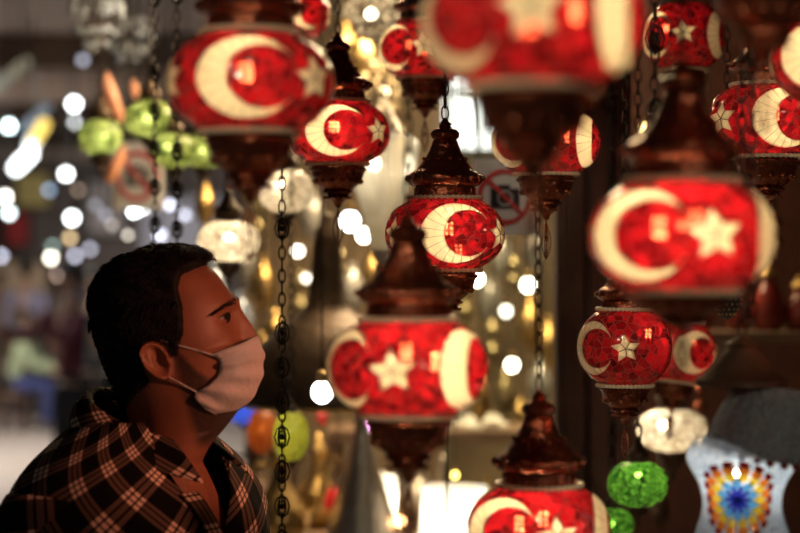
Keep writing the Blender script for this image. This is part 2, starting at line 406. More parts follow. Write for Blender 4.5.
def make_lantern(kind, a, bq, rt, nrep=3):
    b = a*bq; sf = Surf(a, b, rt, 2.15)
    zt = float(sf.z[-1])
    root = thing('mosaic_lantern', '', 'lantern')
    R = .0525*a/.0835
    vs = .90 if kind == 'flat' else .95
    pitch_ = 2*PI/nrep
    # the red glass stops where the cream pieces are set into it
    NL, NV = 600, 150; va = np.linspace(sf.v[0], sf.v[-1], NV+1); gr = np.interp(va, sf.v, sf.r); gz = np.interp(va, sf.v, sf.z)
    ang = 2*PI*np.arange(NL)/NL; UU, VV = np.meshgrid(ang*a, va/vs)
    ins = np.zeros(UU.shape, bool); per = 2*PI*a
    for k in range(nrep):
        du = (UU-a*k*pitch_+per/2) % per-per/2
        ins |= (du*du+VV*VV < (R-.0006)**2) & ((du-R*.33)**2+VV*VV > (R*.70+.0006)**2)
        ds = (UU-a*k*pitch_-a*math.radians(51)+per/2) % per-per/2
        t = np.arctan2(VV, ds)-PI/2-.10; t = np.abs((t+PI/5) % (2*PI/5)-PI/5); rr = np.hypot(ds, VV)
        Ro, ri = R*.51, R*.25; x1, y1, x2, y2 = Ro, 0, ri*math.cos(PI/5), ri*math.sin(PI/5)
        px_, py_ = rr*np.cos(t), rr*np.sin(t)
        ins |= ((x2-x1)*(py_-y1)-(y2-y1)*(px_-x1)) > .0005*math.hypot(x2-x1, y2-y1)
    gm = MB(); gm.v = [(gr[i]*math.sin(t_), -gr[i]*math.cos(t_), gz[i]) for i in range(NV+1) for t_ in ang]
    for i in range(NV):
        A, B = ins[i], ins[i+1]
        full = A & np.roll(A, -1) & B & np.roll(B, -1)
        for k in np.nonzero(~full)[0]:
            k2 = (k+1) % NL; gm.f.append((i*NL+k, i*NL+k2, (i+1)*NL+k2, (i+1)*NL+k))
    gm.m = [0]*len(gm.f)
    g = gm.build('globe', M['red'], root, True, 180)
    class S2:                                                        # slight squash so the crescent keeps clear of the rims
        def __call__(s, u, v, off=0): return sf(u, v*vs, off)
    for k in range(nrep):
        u0 = a*k*pitch_
        crescent_mesh(S2(), u0, R, R*.70, R*.33).build('crescent', [M['cream'], M['cement']], g, False)
        star_mesh(S2(), u0+a*math.radians(51), R*.51, R*.25, .10).build('star', [M['cream'], M['cement']], g, False)
    ringband(a, zt+.0015, a*rt+.005).build('rim_band', M['bead'], g); ringband(a, -zt-.0015, a*rt+.005).build('rim_band', M['bead'], g)
    cp = cap_mb(a, zt, rt).build('cap', M['bronze'], root)
    bw = bowl_mb(a, zt, rt).build('holder_bowl', M['bronze'], root)
    finial_mb(a, zt).build('finial', M['bronze'], bw)
    PROTO[kind] = (root, a, zt)
make_lantern('flat', .0835, .675, .54); make_lantern('round', .070, .90, .52, 2); make_lantern('round_triple', .070, .90, .52)
used = set()
def lantern(kind, cx, cy, hw, phi, label, bulb=None, tilt=(0, 0), chain_orn=0):
    proto, a, zt = PROTO[kind]
    r = proto if kind not in used else copy_tree(proto); used.add(kind)
    d = F*a/hw; p = P(cx, cy, d); r.location = p
    rz = math.radians(phi)-math.atan2(p.x, p.y)
    r.rotation_euler = (tilt[0], tilt[1], rz)
    r['label'] = label; r['group'] = 'red crescent and star lanterns'
    bx, by, s_, br = bulb[:4] if bulb else (cx, cy, 42, .0075)
    ox, oz = (bx-cx)/F*d, -(by-cy)/F*d
    fw = .42*math.sqrt(max(a*a-ox*ox, 0)) if bulb else .01            # lamp chip cluster sits towards us behind the glass
    g = [c for c in r.children if c.name.startswith('globe')][0]
    mb = MB(); e_ = br*.30
    for ix in (-1, 1):
        for iz in (-1, 0, 1): mb.box((ix*e_*1.35, 0, iz*e_*2.6), (e_*1.7, e_, e_*1.9))
    bo = mb.build('bulb', bulbmat((1, .82, .5), s_*1.15), g, False)
    MB().sphere((0, 0, .2*zt), .0045, 10, 8).build('bulb', bulbmat((1, .82, .5), bulb[4] if bulb and len(bulb) > 4 else 42), g)  # second bulb added at the centre to light the globe evenly
    off = Vector((ox, -fw, oz)); off.rotate(Euler((0, 0, -rz))); bo.location = off; bo.rotation_euler = (0, 0, -rz)
    ch = chain_mb(zt+a*1.33, AWN-p.z, orn=chain_orn).build('chain', M['chain'], r)
    return r
lantern('flat', 250, 83, 83, -2, 'red mosaic lantern high above the man\'s head, whole crescent and star facing front', (249, 76, 110, .0085, 75))
lantern('flat', 338, 133, 52, -2, 'smaller red lantern tucked half behind the one over the man, pointed finial hanging clear', (333, 128, 120, .0075))
lantern('flat', 290, 12, 41, 26, 'red lantern cut by the top edge, only the lower crescent peeking beside a dark cap', None, (.0, .2))
lantern('flat', 425, 50, 47, -52, 'dark red lantern at top centre behind the blurred large one, star facing front', None)
lantern('flat', 533, 22, 111, 68, 'largest and most blurred red lantern, cut by the top edge above the prohibition sign', (526, 30, 60, .008, 20))
lantern('flat', 546, 142, 54, 68, 'red lantern half hidden behind a dark blurred holder, crescents only at both edges', None)
lantern('flat', 445, 234, 60, 13, 'sharp red lantern at the centre under a copper pagoda cap, whole crescent towards us', (458, 250, 45, .007))
lantern('flat', 408, 367, 80, 58, 'blurred red lantern right of the face mask, star in front between two edge crescents', (406, 350, 120, .0085))
lantern('flat', 539, 527, 71, -36, 'red lantern cut by the bottom edge, shiny red copper cap in full view', (541, 515, 120, .008))
big = lantern('flat', 682, 236, 92, -31, 'big blurred red lantern at right of the brown post, crescent left and star right', (690, 222, 130, .009, 40))
for c_ in big.children:                                              # this one has a shorter holder
    if c_.name.startswith('holder_bowl'): c_.scale = (1, 1, .55); c_.location = (0, 0, -PROTO['flat'][2]*.45)
lantern('round', 625, 347, 47, -50, 'rounder red lantern under the big right one, small star in front and holder below', (646, 333, 120, .006))
lantern('round', 678, 351, 38, 30, 'rounder red lantern mostly hidden, showing one fat cream crescent and a red sliver', None, (0, .12))
lantern('flat', 767, 121, 60, 22, 'red lantern near the right edge, star on its left limb, chain before it', None)
lantern('round_triple', 684, 37, 41, 68, 'rounder red lantern near the top right with crescent at its right limb', (664, 30, 100, .006))
lantern('flat', 846, 60, 74, -20, 'blurred red lantern cut by the right edge, only its cream crescent showing', (846, 60, 40, .008, 40))
lantern('flat', 764, -75, 96, 10, 'red lantern above the frame at top right, only its dark holder hanging in view', (764, -75, 60, .009))

# ================================================================ OTHER LIT LAMPS
def lamp_round(name, mat, cx, cy, hw, d, ratio, label, cat, group, bulb=(0, 0, 60, .012), capk=1.0, col=(1, .9, .7), k=2.2, metal='darkbrass'):
    a = hw/F*d; p = P(cx, cy, d); b = a*ratio; rt = .4
    pr = globe_prof(a, b, rt, 20, k); zt = pr[-1][1]
    r = thing(name, label, cat, p, 0, group)
    g = MB().lathe(pr, 40, cap=False).build('globe', mat, r, True, 180)
    mb = MB().sphere((bulb[0]*a, -.1*a, bulb[1]*a), bulb[3], 10, 8); mb.build('bulb', bulbmat(col, bulb[2]), g)
    q = [(rt, 0), (rt, .2), (rt*1.15, .25), (rt*1.1, .36), (rt*.7, .5), (rt*.4, .72), (.12, .8), (.16, .9), (.05, 1.0)]
    MB().lathe([(x*a*capk, zt+z*a*capk) for x, z in q], 24).build('cap', M[metal], r)
    q = [(.02, -.95), (.05, -.75), (.13, -.6), (.1, -.52), (.22, -.4), (rt, -.15), (rt, 0)]
    MB().lathe([(x*a*capk, -zt+z*a*capk) for x, z in q], 24).build('holder_bowl', M[metal], r)
    top = AWN if d < 7 else 3.7
    chain_mb(zt+a*capk*.98, top-p.z, .013, .006, .0016).build('chain', M['chain'], r)
    return r
GG = 'lime green lamps at the left'
lamp_round('green_lamp', M['green'], 100, 137, 22, 4.9, .8, 'lime green mosaic lamp furthest left, beside the peach glass drops', 'lamp', GG, (.25, 0, 60, .009), 1.2, (1, 1, .7), 2.6)
lamp_round('green_lamp', M['green'], 150, 119, 25, 4.7, .75, 'lime green mosaic lamp highest of its cluster, over the pale round sign', 'lamp', GG, (-.1, 0, 60, .009), 1.0, (1, 1, .7), 2.6)
lamp_round('green_lamp', M['green'], 174, 151, 21, 4.6, .85, 'lime green mosaic lamp lower down behind the thin dark chains', 'lamp', GG, (-.3, .2, 38, .009), 1.0, (1, 1, .7), 2.6)
lamp_round('green_lamp', M['green'], 203, 151, 22, 4.8, .8, 'dimmer green mosaic lamp just under the large red lantern\'s left side', 'lamp', GG, (0, 0, 30, .009), 1.0, (1, 1, .7), 2.6)
lamp_round('green_lamp', M['deepgreen'], 638, 484, 31, 3.25, .78, 'bright deep green bead lamp hanging under the rounder red lantern\'s finial', 'lamp', 'deep green lamps at lower right', (0, .3, 130, .005), .8, (1, 1, .75))
lamp_round('green_lamp', M['deepgreen'], 612, 524, 22, 3.4, .8, 'dim green bead lamp near the bottom edge beside the cut off red lantern', 'lamp', 'deep green lamps at lower right', (0, 0, 20, .008), .8, (1, 1, .75))
GW = 'clear glass mosaic lamps'
lamp_round('glass_mosaic_lamp', M['white'], 285, 191, 28, 4.1, .82, 'clear white mosaic lamp on the beaded chain left of the long copper finial', 'lamp', GW, (-.2, .25, 240, .007))
lamp_round('glass_mosaic_lamp', M['white'], 228, 241, 32, 3.9, .68, 'clear white mosaic lamp hanging just above the man\'s forehead', 'lamp', GW, (.05, .1, 280, .008))
lamp_round('glass_mosaic_lamp', M['white'], 672, 430, 37, 3.9, .62, 'warm white mosaic lamp below the fat cream crescent, left of the blue vase lamp', 'lamp', GW, (-.25, .15, 260, .008))

# hourglass lamp with the flower
HD = 2.15; hp = P(742, 487, HD); u = HD/F
vl = thing('vase_lamp', 'pale blue hourglass bead lamp with a rainbow flower disc under a grey dome', 'lamp', hp)
pr = [(34, -95), (46, -80), (50, -62), (47, -46), (41, -30), (39, -18), (40, -6), (44, 6), (51, 17), (56, 27), (55, 36), (48, 44), (38, 50)]
zz = np.linspace(0, 1, len(pr)); zf = np.linspace(0, 1, 60)
prs = [(np.interp(t, zz, [p[0] for p in pr])*u, np.interp(t, zz, [p[1] for p in pr])*u) for t in zf]
for _ in range(3): prs = [prs[0]]+[((prs[i-1][0]+prs[i][0]*2+prs[i+1][0])/4, prs[i][1]) for i in range(1, 59)]+[prs[-1]]
vb = MB().lathe(prs, 128, cap=False).build('glass_body', M['ice'], vl, True, 180)
MB().sphere((-.004, 0, 22*u), .014, 12, 8).build('bulb', bulbmat((1, .92, .8), 26), vb)
vr = np.array([p[0] for p in prs]); vz = np.array([p[1] for p in prs])
vth = -math.atan2(hp.x, hp.y)+math.radians(-6)
def vsurf(x, z, off):                                               # flower coordinates on the vase front
    r = np.interp(z, vz, vr); lon = x/(44*u)+vth; rr = r+off
    return (rr*math.sin(lon), -rr*math.cos(lon), z)
fl_m = [enamel(n, c, .45) for n, c in (('deep blue glass', (.03, .05, .5)), ('sky blue glass', (.12, .42, .8)), ('yellow glass', (.95, .68, .05)), ('orange glass', (.9, .25, .03)), ('maroon glass', (.28, .01, .02)))]
rings = [(0, 16, 10, .0, 1.0), (11, 24, 10, .5, 1.0), (20, 32, 14, 0, 1.0), (28.5, 38, 16, .5, 1.0), (36.5, 42.5, 18, 0, .85)]
me_ = vb.data; b3 = bmesh.new(); b3.from_mesh(me_)               # the pale glass is left open where the flower is set in
fc = Vector(vsurf(0, -8*u, 0))
bmesh.ops.delete(b3, geom=[f_ for f_ in b3.faces if max((v_.co-fc).length for v_ in f_.verts) < 35.5*u], context='FACES'); b3.to_mesh(me_); b3.free()
for ri, (r0, r1, n_, ph, wd) in enumerate(rings):
    r0, r1 = r0*.92, r1*.92
    mb = MB()
    for k in range(n_):
        t = 2*PI*(k+ph)/n_; hwid = PI/n_*.86*wd; pts = []
        rm = (r0+r1)/2
        for q in range(12):
            s_ = 2*PI*q/12; rr = rm+(r1-r0)/2*math.cos(s_); w_ = hwid*rm*math.sin(s_)
            if r0 == 0: w_ = 2.4*math.sin(s_)
            pts.append(((rr*math.cos(t)-w_*math.sin(t))*u, (rr*math.sin(t)+w_*math.cos(t))*u))
        cx_ = (rm*math.cos(t)*u, rm*math.sin(t)*u); zc = -8*u
        vs = [vsurf(cx_[0], cx_[1]+zc, .0022)]+[vsurf(x, z+zc, .0016) for x, z in pts]+[vsurf(x, z+zc, -.0004) for x, z in pts]
        fs = [(0, 1+q, 1+(q+1) % 12) for q in range(12)]+[(1+q, 13+q, 13+(q+1) % 12, 1+(q+1) % 12) for q in range(12)]
        mb.add(vs, fs)
    mb.build('flower_petals', fl_m[ri], vb, True, 60)
dm = MB().lathe([(x*u, z*u) for x, z in [(54, -10), (56, -6), (55, 2), (52, 18), (47, 34), (41, 50), (37, 62)]], 56).build('dome_cap', M['slate'], vl)
dm.location = (20*u, 0, 40*u); dm.rotation_euler = (0, math.radians(10), 0)
MB().lathe([(x*u, z*u) for x, z in [(40, 100), (46, 102), (46, 108), (38, 113), (30, 121), (22, 131), (14, 139), (16, 144), (9, 148), (3, 152)]], 40).build('copper_top', M['darkbrass'], vl)
mb = MB()
for k in range(24): mb.sphere((54*u*math.cos(2*PI*k/24), 54*u*math.sin(2*PI*k/24), -11*u), 4*u, 8, 6)
mb.build('dome_bead_rim', pbr('dark red beads', (.16, .02, .02), .3), dm)
chain_mb(151*u, AWN-hp.z).build('chain', M['chain'], vl)

# fluted clear glass lamp
GD = 4.2; gp = P(382, 190, GD); u = GD/F
fg = thing('fluted_glass_lamp', 'ribbed clear glass cone lamp behind the sharp lanterns\' left side', 'lamp', gp)
MB().lathe([(x*u, z*u) for x, z in [(10, -60), (12, -50), (17, -25), (24, 0), (31, 28), (34, 45), (30, 52), (20, 56)]], 192, cap=False, flute=.10, nf=24).build('glass_cone', mosaic('ribbed pale glass', (.7, .66, .55), (.9, .86, .75), 20, (.6, .5, .4), .35, gw=0.0), fg, True, 180)
MB().sphere((-8*u, 0, 26*u), .014, 12, 8).build('bulb', bulbmat((1, .93, .75), 36), fg)
MB().lathe([(x*u, z*u) for x, z in [(20, 56), (22, 60), (15, 70), (8, 84), (3, 92)]], 24).build('cap', M['silver'], fg)
MB().lathe([(x*u, z*u) for x, z in [(2, -92), (5, -80), (8, -70), (10, -60)]], 24).build('finial', M['silver'], fg)
chain_mb(90*u, AWN-gp.z).build('chain', M['chain'], fg)

# large dark bell shade
BD = 4.3; bp = P(327, 405, BD); u = BD/F
bs = thing('bell_lampshade', 'wide dark brown metal bell shade on a long neck behind the mask', 'lampshade', bp)
MB().lathe([(x*u, z*u) for x, z in [(84, 0), (86, 3), (85, 12), (81, 30), (73, 50), (60, 68), (44, 82), (28, 92), (20, 102), (16, 130), (14, 160), (12, 175), (8, 180), (6, 190), (2, 192)]], 56).build('shade', M['darkbrass'], bs)
mb = MB()
mb.tube([(85*u*math.cos(2*PI*k/56), 85*u*math.sin(2*PI*k/56), 1*u) for k in range(56)], 2*u, 6, True); mb.build('shade_rim', M['brass'], bs)
chain_mb(190*u, AWN-bp.z).build('chain', M['chain'], bs)

# free chains with filigree beads
def free_chain(px, d, ybot, label, orn):
    p = P(px, ybot, d)
    o = chain_mb(0, AWN-p.z, .0115, .005, .0014, orn).build('hanging_chain', M['chain']); o.location = p
    tag(o, label, 'chain', 'dark ornamental chains'); return o
free_chain(282, 2.95, 560, 'long dark chain with filigree beads hanging right of the face mask', 3)
free_chain(155, 3.6, 250, 'thin dark bead chain hanging above the back of the man\'s head', 4)
free_chain(177, 3.5, 255, 'thin dark bead chain just right of its twin, before the lime lamps', 4)
free_chain(752, 2.0, 320, 'dark blurred chain hanging straight down in front of the right edge lantern', 0)
free_chain(655, 2.35, 150, 'dark chain in front of the rounder lantern at top right', 5)

# prohibition signs
def no_photo_sign(loc, s, rz, label, rx=0):
    r = thing('prohibition_sign', label, 'sign', loc, rz, 'no photography signs')
    MB().box((0, 0, 0), (1.0*s, .006, 1.18*s)).build('board', M['signwhite'], r, False)
    mb = MB(); n = 48
    rows = [[(q*s*math.cos(2*PI*k/n), -.0045, q*s*math.sin(2*PI*k/n)) for k in range(n)] for q in (.36, .44)]
    rows2 = [[(x, -.003, z) for x, y, z in rows[1]], rows[1], rows[0], [(x, -.003, z) for x, y, z in rows[0]]]
    mb.grid(rows2, 0, True); mb.build('red_ring', M['signred'], r, False)
    MB().box((0, -.0052, 0), (.8*s, .002, .07*s), 0, (0, math.radians(45), 0)).build('red_slash', M['signred'], r, False)
    mb = MB(); mb.box((0, -.004, -.02*s), (.46*s, .002, .3*s)); mb.box((-.02*s, -.004, .15*s), (.2*s, .002, .08*s)); mb.build('camera_symbol', M['black'], r, False)
    mb = MB(); mb.tube([(.11*s*math.cos(2*PI*k/24), -.0052, -.02*s+.11*s*math.sin(2*PI*k/24)) for k in range(24)], .012*s, 5, True); mb.build('lens_ring', M['signwhite'], r, False)
    return r
no_photo_sign(P(505, 197, 3.485), .118, 0, 'white no photography sign with red ring, stuck on the shop glass')
sg = no_photo_sign(P(138, 176, 5.6), .17, math.radians(-25), 'pale no photography sign hung by a cord under the lime lamps')
MB().tube([(0, 0, .58*.17), (0, 0, AWN-sg.location.z)], .002, 5).build('cord', M['black'], sg)

# perforated metal drop, brass drop
pd = P(727, 300, 2.95); u = 2.95/F
r = thing('pierced_metal_drop', 'black pierced metal egg ornament with tiny bright holes below the big right lantern', 'ornament', pd)
MB().lathe([(x*u, z*u) for x, z in [(.5, -20), (7, -16), (13, -7), (15, 3), (12, 14), (6, 20), (2, 24)]], 28).build('shell', M['black'], r)
mb = MB()
for i in range(6):
    for k in range(14):
        z = -14+i*5; t = 2*PI*(k+.5*(i % 2))/14; rr = np.interp(z, [-20, -16, -7, 3, 14, 20], [.5, 7, 13, 15, 12, 6]); mb.sphere((rr*u*math.cos(t), rr*u*math.sin(t), z*u), .9*u, 5, 4)
mb.build('bright_studs', M['brass'], r)
chain_mb(23*u, AWN-pd.z).build('chain', M['chain'], r)

# peach glass drops
def peach(pts, rs, d, label):
    p0 = P(*pts[0], d); mb = MB(); mb.tube([P(x, y, d)-p0 for x, y in pts], [q/F*d for q in rs], 12)
    o = mb.build('glass_drop', M['peach']); o.location = p0
    tag(o, label, 'ornament', 'peach glass drops')
    MB().tube([(0, 0, 0), (0, 0, AWN-p0.z)], .0015, 5).build('cord', M['black'], o); return o
peach([(107, 72), (108, 82), (111, 93), (115, 105), (119, 115), (121, 122)], [1, 5, 6.5, 6, 5, 2], 5.3, 'peach glass drop curling above the leftmost lime lamp')
peach([(133, 80), (134, 86), (135, 93), (135, 99)], [1, 4, 4, 1], 5.5, 'small peach glass drop above the highest lime lamp')
peach([(125, 145), (121, 156), (115, 168), (110, 178), (108, 184)], [1, 5, 6, 5, 1.5], 5.5, 'peach glass drop slanting down below the lime lamps')

# crystal chandeliers
def chandelier(px, py, d, wpx, hpx, mat, label, n=70, lit=None, seed=1):
    rnd = random.Random(seed); p = P(px, py, d); u = d/F
    r = thing('crystal_chandelier', label, 'chandelier', p, 0, 'crystal chandeliers')
    mb = MB()
    for q, z in ((.95, .2), (.7, -.35), (.4, -.75)):
        mb.tube([(q*wpx*u*math.cos(2*PI*k/28), q*wpx*u*math.sin(2*PI*k/28), z*hpx*u) for k in range(28)], .0035, 5, True)
    mb.tube([(0, 0, -hpx*u*.8), (0, 0, hpx*u)], .005, 6)
    for k in range(6):
        t = PI/3*k; mb.tube([(0, 0, hpx*u*.9), (.95*wpx*u*math.cos(t), .95*wpx*u*math.sin(t), .2*hpx*u), (.4*wpx*u*math.cos(t), .4*wpx*u*math.sin(t), -.75*hpx*u)], .0025, 5)
    mb.build('frame', M['darkbrass'], r)
    bd = MB()
    for i in range(n):
        q, z = rnd.choice(((.95, .15), (.95, -.05), (.85, .4), (.7, -.4), (.6, .65), (.4, -.8))); t = rnd.random()*2*PI
        s_ = rnd.uniform(.10, .17)*wpx*u
        bd.sphere((q*wpx*u*math.cos(t), q*wpx*u*math.sin(t), (z+rnd.uniform(-.08, .08))*hpx*u), s_, 6, 4, 0, (1, 1, 1.25))
    o = bd.build('crystal_beads', mat, r, False); o['kind'] = 'stuff'
    if lit: MB().sphere((0, -.2*wpx*u, 0), lit[1], 10, 8).build('bulb', bulbmat(lit[2], lit[0]), r)
    MB().tube([(0, 0, hpx*u), (0, 0, AWN-p.z)], .004, 6).build('rod', M['darkbrass'], r)
chandelier(371, 14, 4.4, 26, 26, M['crystal'], 'golden lit crystal bead chandelier at the top edge left of centre', 80, (14, .012, (1, .85, .55)), 1)
chandelier(384, 92, 4.9, 22, 38, pbr('amber crystal bead', (.62, .5, .3), .15, .3), 'amber crystal chandelier behind the upper sharp lanterns, above the fluted glass lamp', 80, (9, .012, (1, .8, .45)), 2)
chandelier(96, 14, 5.2, 26, 40, M['bluecrystal'], 'blue grey crystal chandelier at the upper left against the market ceiling', 80, None, 3)
chandelier(130, 38, 6.2, 24, 26, M['bluecrystal'], 'darker crystal chandelier right of the blue grey one, above the peach drops', 60, None, 4)

# bare bulbs on cords (shop)
def bulb_thing(px, py, d, r_, s_, col, label, group, top=AWN):
    p = P(px, py, d)
    t = thing('light_bulb', label, 'light bulb', p, 0, group)
    MB().sphere((0, 0, 0), r_, 14, 10, 0, (1, 1, 1.1)).build('glass_bulb', bulbmat(col, s_), t)
    MB().lathe([(r_*.5, r_*.95), (r_*.55, r_*1.1), (r_*.55, r_*2.0), (r_*.2, r_*2.2)], 14).build('socket', M['brass'], t)
    MB().tube([(0, 0, r_*2.1), (0, 0, top-p.z)], .002, 5).build('cord', M['black'], t)
W_ = (1, .9, .72); K_ = (.95, .97, 1.0)
SB = 'bare bulbs inside the stall'
for px, py, d, r_, s_, col, lab in [
    (350, 221, 4.9, .022, 14, K_, 'white bulb left of the fluted glass cone, upper of two'),
    (364, 235, 5.3, .018, 12, W_, 'warm bulb directly under the fluted glass cone, lower of two'),
    (298, 251, 5.6, .014, 9, W_, 'small warm bulb above the dark bell shade\'s neck on its left'),
    (306, 278, 5.8, .012, 5, W_, 'faint warm bulb beside the bell shade neck, lower one'),
    (477, 279, 4.4, .016, 12, W_, 'bulb shining just under the sharp central lantern\'s right rim'),
    (528, 285, 5.2, .018, 12, W_, 'bulb left of the brown post, highest beside it'),
    (506, 311, 5.6, .016, 6, W_, 'dim bulb between the two brighter ones near the brown post'),
    (512, 365, 5.2, .017, 13, W_, 'bulb right of the blurred lantern\'s edge, low beside the brown post'),
    (322, 392, 3.6, .019, 18, (1, .98, .92), 'large white bulb glowing in front of the bell shade rim'),
    (385, 424, 4.6, .015, 10, (1, .95, .9), 'white bulb under the bell shade at the right'),
    (372, 423, 5.3, .012, 9, (1, .35, .9), 'pinkish bulb under the bell shade'),
    (645, 128, 4.9, .010, 6, (1, .7, .25), 'tiny golden bulb in the dark between post and right lanterns'),
    (617, 131, 5.0, .008, 4, (1, .7, .25), 'tiny golden bulb close to the post\'s upper right'),
    (455, 475, 4.6, .008, 9, (1, .7, .15), 'tiny amber bulb right behind the green glass edge'),
    (400, 521, 4.5, .012, 12, (1, .5, .2), 'orange bulb low beside the white cylinder shade'),
    (505, 90, 5.8, .010, 8, W_, 'small bulb against the bright window')]:
    bulb_thing(px, py, d, r_, s_, col, lab, SB)

# ---------------------------------------------------------------- stall counter with goods
CT = 1.02
mb = MB().box((.02, 4.75, CT-.02), (.96, .5, .04)); ct = mb.build('worktop', M['plank'], None, False); 
counter = thing('display_counter', 'brown wooden display counter under the metalware at the bottom', 'counter', (.02, 4.75, 0))
ct.parent = counter; ct.matrix_parent_inverse = Matrix.Translation((-.02, -4.75, 0)); ct.name = 'worktop'
MB().box((0, 0, (CT-.04)/2), (.92, .44, CT-.04)).build('body', M['wood'], counter, False)
sh = MB().box((.22, 5.35, 1.24), (.84, .3, .03)).build('shelf', M['plank'], None, False); tag(sh, 'dark wooden shelf board across the stall behind the glass edge', 'shelf')
for xx in (-.18, .62): MB().box((xx, 5.35, .61), (.04, .28, 1.23)).build('upright', M['plank'], sh, False)
sh2 = MB().box((1.15, 4.64, P(0, 338, 4.5).z), (1.5, .22, .025)).build('shelf', M['plank'], None, False); tag(sh2, 'dark shelf at the right edge carrying small reddish jars', 'shelf')
for xx in (.8, 1.5): MB().box((xx, 4.64, P(0, 338, 4.5).z-.035), (.03, .2, .045)).build('bracket', M['plank'], sh2, False)

def ewer(x, y, s, mat, label, z=CT, rz=0, group='metal ewers on the counter'):
    t = thing('ewer', label, 'ewer', (x, y, z), rz, group)
    MB().lathe([(a*s, b*s) for a, b in [(.04, 0), (.3, .0), (.32, .04), (.2, .1), (.3, .2), (.46, .42), (.48, .58), (.4, .78), (.24, .98), (.15, 1.15), (.13, 1.4), (.2, 1.5), (.21, 1.53)]], 32).build('body', mat, t)
    MB().lathe([(a*s, b*s) for a, b in [(.21, 1.53), (.2, 1.58), (.1, 1.7), (.05, 1.78), (.08, 1.84), (.02, 1.9)]], 24).build('lid', mat, t)
    MB().tube([(.4*s, 0, .5*s), (.62*s, 0, .62*s), (.72*s, 0, .9*s), (.78*s, 0, 1.25*s), (.9*s, 0, 1.42*s)], [.12*s, .1*s, .07*s, .05*s, .045*s], 10).build('spout', mat, t)
    MB().tube([(-.13*s, 0, 1.4*s), (-.4*s, 0, 1.45*s), (-.62*s, 0, 1.2*s), (-.62*s, 0, .8*s), (-.44*s, 0, .55*s)], .035*s, 8).build('handle', mat, t)
def at(px, d): return (px-400)/F*d
ewer(at(280, 4.55), 4.55, .15, M['brass'], 'brass ewer behind the beaded chain, right of the man\'s chest', rz=.4)
ewer(at(318, 5.0), 5.0, .13, M['brass'], 'brass ewer standing behind and right of the one by the chain', rz=2.8)
ewer(at(255, 4.9), 4.9, .14, M['darkbrass'], 'dark ewer partly behind the man\'s shirt front', rz=.2)
ewer(at(418, 5.0), 5.0, .13, M['silver'], 'tarnished silver ewer behind the blurred lantern\'s holder', rz=.9)
ewer(at(525, 4.6), 4.6, .12, M['brass'], 'brass ewer hidden mostly by the cut off red lantern', rz=2.6)
# tall silvery cone vase
t = thing('tall_vase', 'tall silvery cone shaped vase below the bell shade', 'vase', (at(362, 4.52), 4.52, CT))
MB().lathe([(a, b) for a, b in [(.02, 0), (.085, 0), (.09, .02), (.08, .08), (.06, .15), (.035, .23), (.018, .3), (.014, .35), (.022, .37), (.016, .375)]], 36).build('body', M['silver'], t)
MB().lathe([(.016, .375), (.02, .385), (.008, .41), (.002, .43)], 20).build('stopper', M['brass'], t)
def table_lamp(px, d, z, r0, r1, h, s_, col, label, base=.12):
    t = thing('table_lamp', label, 'table lamp', (at(px, d), d, z), 0, 'lit shades on the counter')
    MB().lathe([(.02, 0), (.06, 0), (.06, .012), (.02, .03), (.03, base*.5), (.012, base*.8), (.012, base)], 24).build('base', M['brass'], t)
    sh_ = MB().lathe([(r0, base), (r1, base+h)], 40, cap=False).build('shade', enamel('shade cloth %d' % px, (.9, .85, .75), .7, .6), t)
    MB().sphere((0, 0, base+h*.5), .025, 12, 8).build('bulb', bulbmat(col, s_), sh_)
    MB().tube([(0, 0, base-.01), (0, 0, base+h*.45)], .006, 6).build('stem', M['brass'], t)
table_lamp(377, 4.75, CT, .055, .05, .13, 42, (1, .9, .7), 'lit white cylinder shade beside the silvery cone vase', .04)
table_lamp(455, 4.45, CT-.0, .085, .08, .14, 60, (1, .95, .82), 'large bright white shade at the bottom behind the green glass edge', .03)
# silver filigree and dome
t = thing('silver_dome', 'grey silver dome cover left of the green glass edge', 'dish cover', (at(432, 5.35), 5.35, 1.255))
MB().lathe([(.06, 0), (.062, .01), (.058, .03), (.045, .06), (.02, .075), (.006, .08)], 32).build('dome', M['silver'], t); MB().sphere((0, 0, .085), .009, 10, 8).build('knob', M['brass'], t)
def bead_heap(px, d, z, w_, h_, mat, label, seed):
    rnd = random.Random(seed); mb = MB()
    for i in range(60):
        t = rnd.random()*2*PI; q = math.sqrt(rnd.random())*w_; hh = (1-(q/w_)**2)*h_*rnd.random()
        mb.sphere((q*math.cos(t), q*math.sin(t), .008+hh), .011, 6, 5)
    o = mb.build('bead_heap', mat, None, False); o.location = (at(px, d), d, z); tag(o, label, 'beads', None, 'stuff')
bead_heap(480, 5.3, 1.255, .07, .04, M['crystal'], 'heap of silver glittering beads on the shelf right of the glass edge', 5)
# coloured lamps low down
lamp_round('egg_lamp', mosaic('yellow bead glass', (.75, .7, .05), (.9, .88, .15), 200, (.2, .2, .02), .1, gw=.08), 291, 436, 18, 3.75, 1.45, 'yellow green netted egg lamp behind the beaded chain', 'lamp', None, (-.3, .2, 24, .006), .7, (1, 1, .8))
lamp_round('egg_lamp', mosaic('orange bead glass', (.6, .12, .02), (.85, .25, .04), 200, (.15, .05, .02), .1, gw=.08), 262, 432, 15, 4.7, 1.5, 'orange egg lamp left of the yellow one', 'lamp', None, (0, .2, 13, .007), .7)
lamp_round('egg_lamp', mosaic('cobalt bead glass', (.02, .05, .5), (.08, .18, .8), 200, (.02, .02, .1), .1, gw=.08), 243, 409, 14, 4.9, 1.2, 'cobalt blue egg lamp just right of the mask\'s lower edge', 'lamp', None, (0, .3, 60, .008), .7, K_)
lamp_round('small_red_lamp', M['red'], 338, 499, 15, 4.66, .9, 'small glowing orange red lamp low beside the cone vase', 'lamp', None, (.3, -.1, 110, .006), .6)
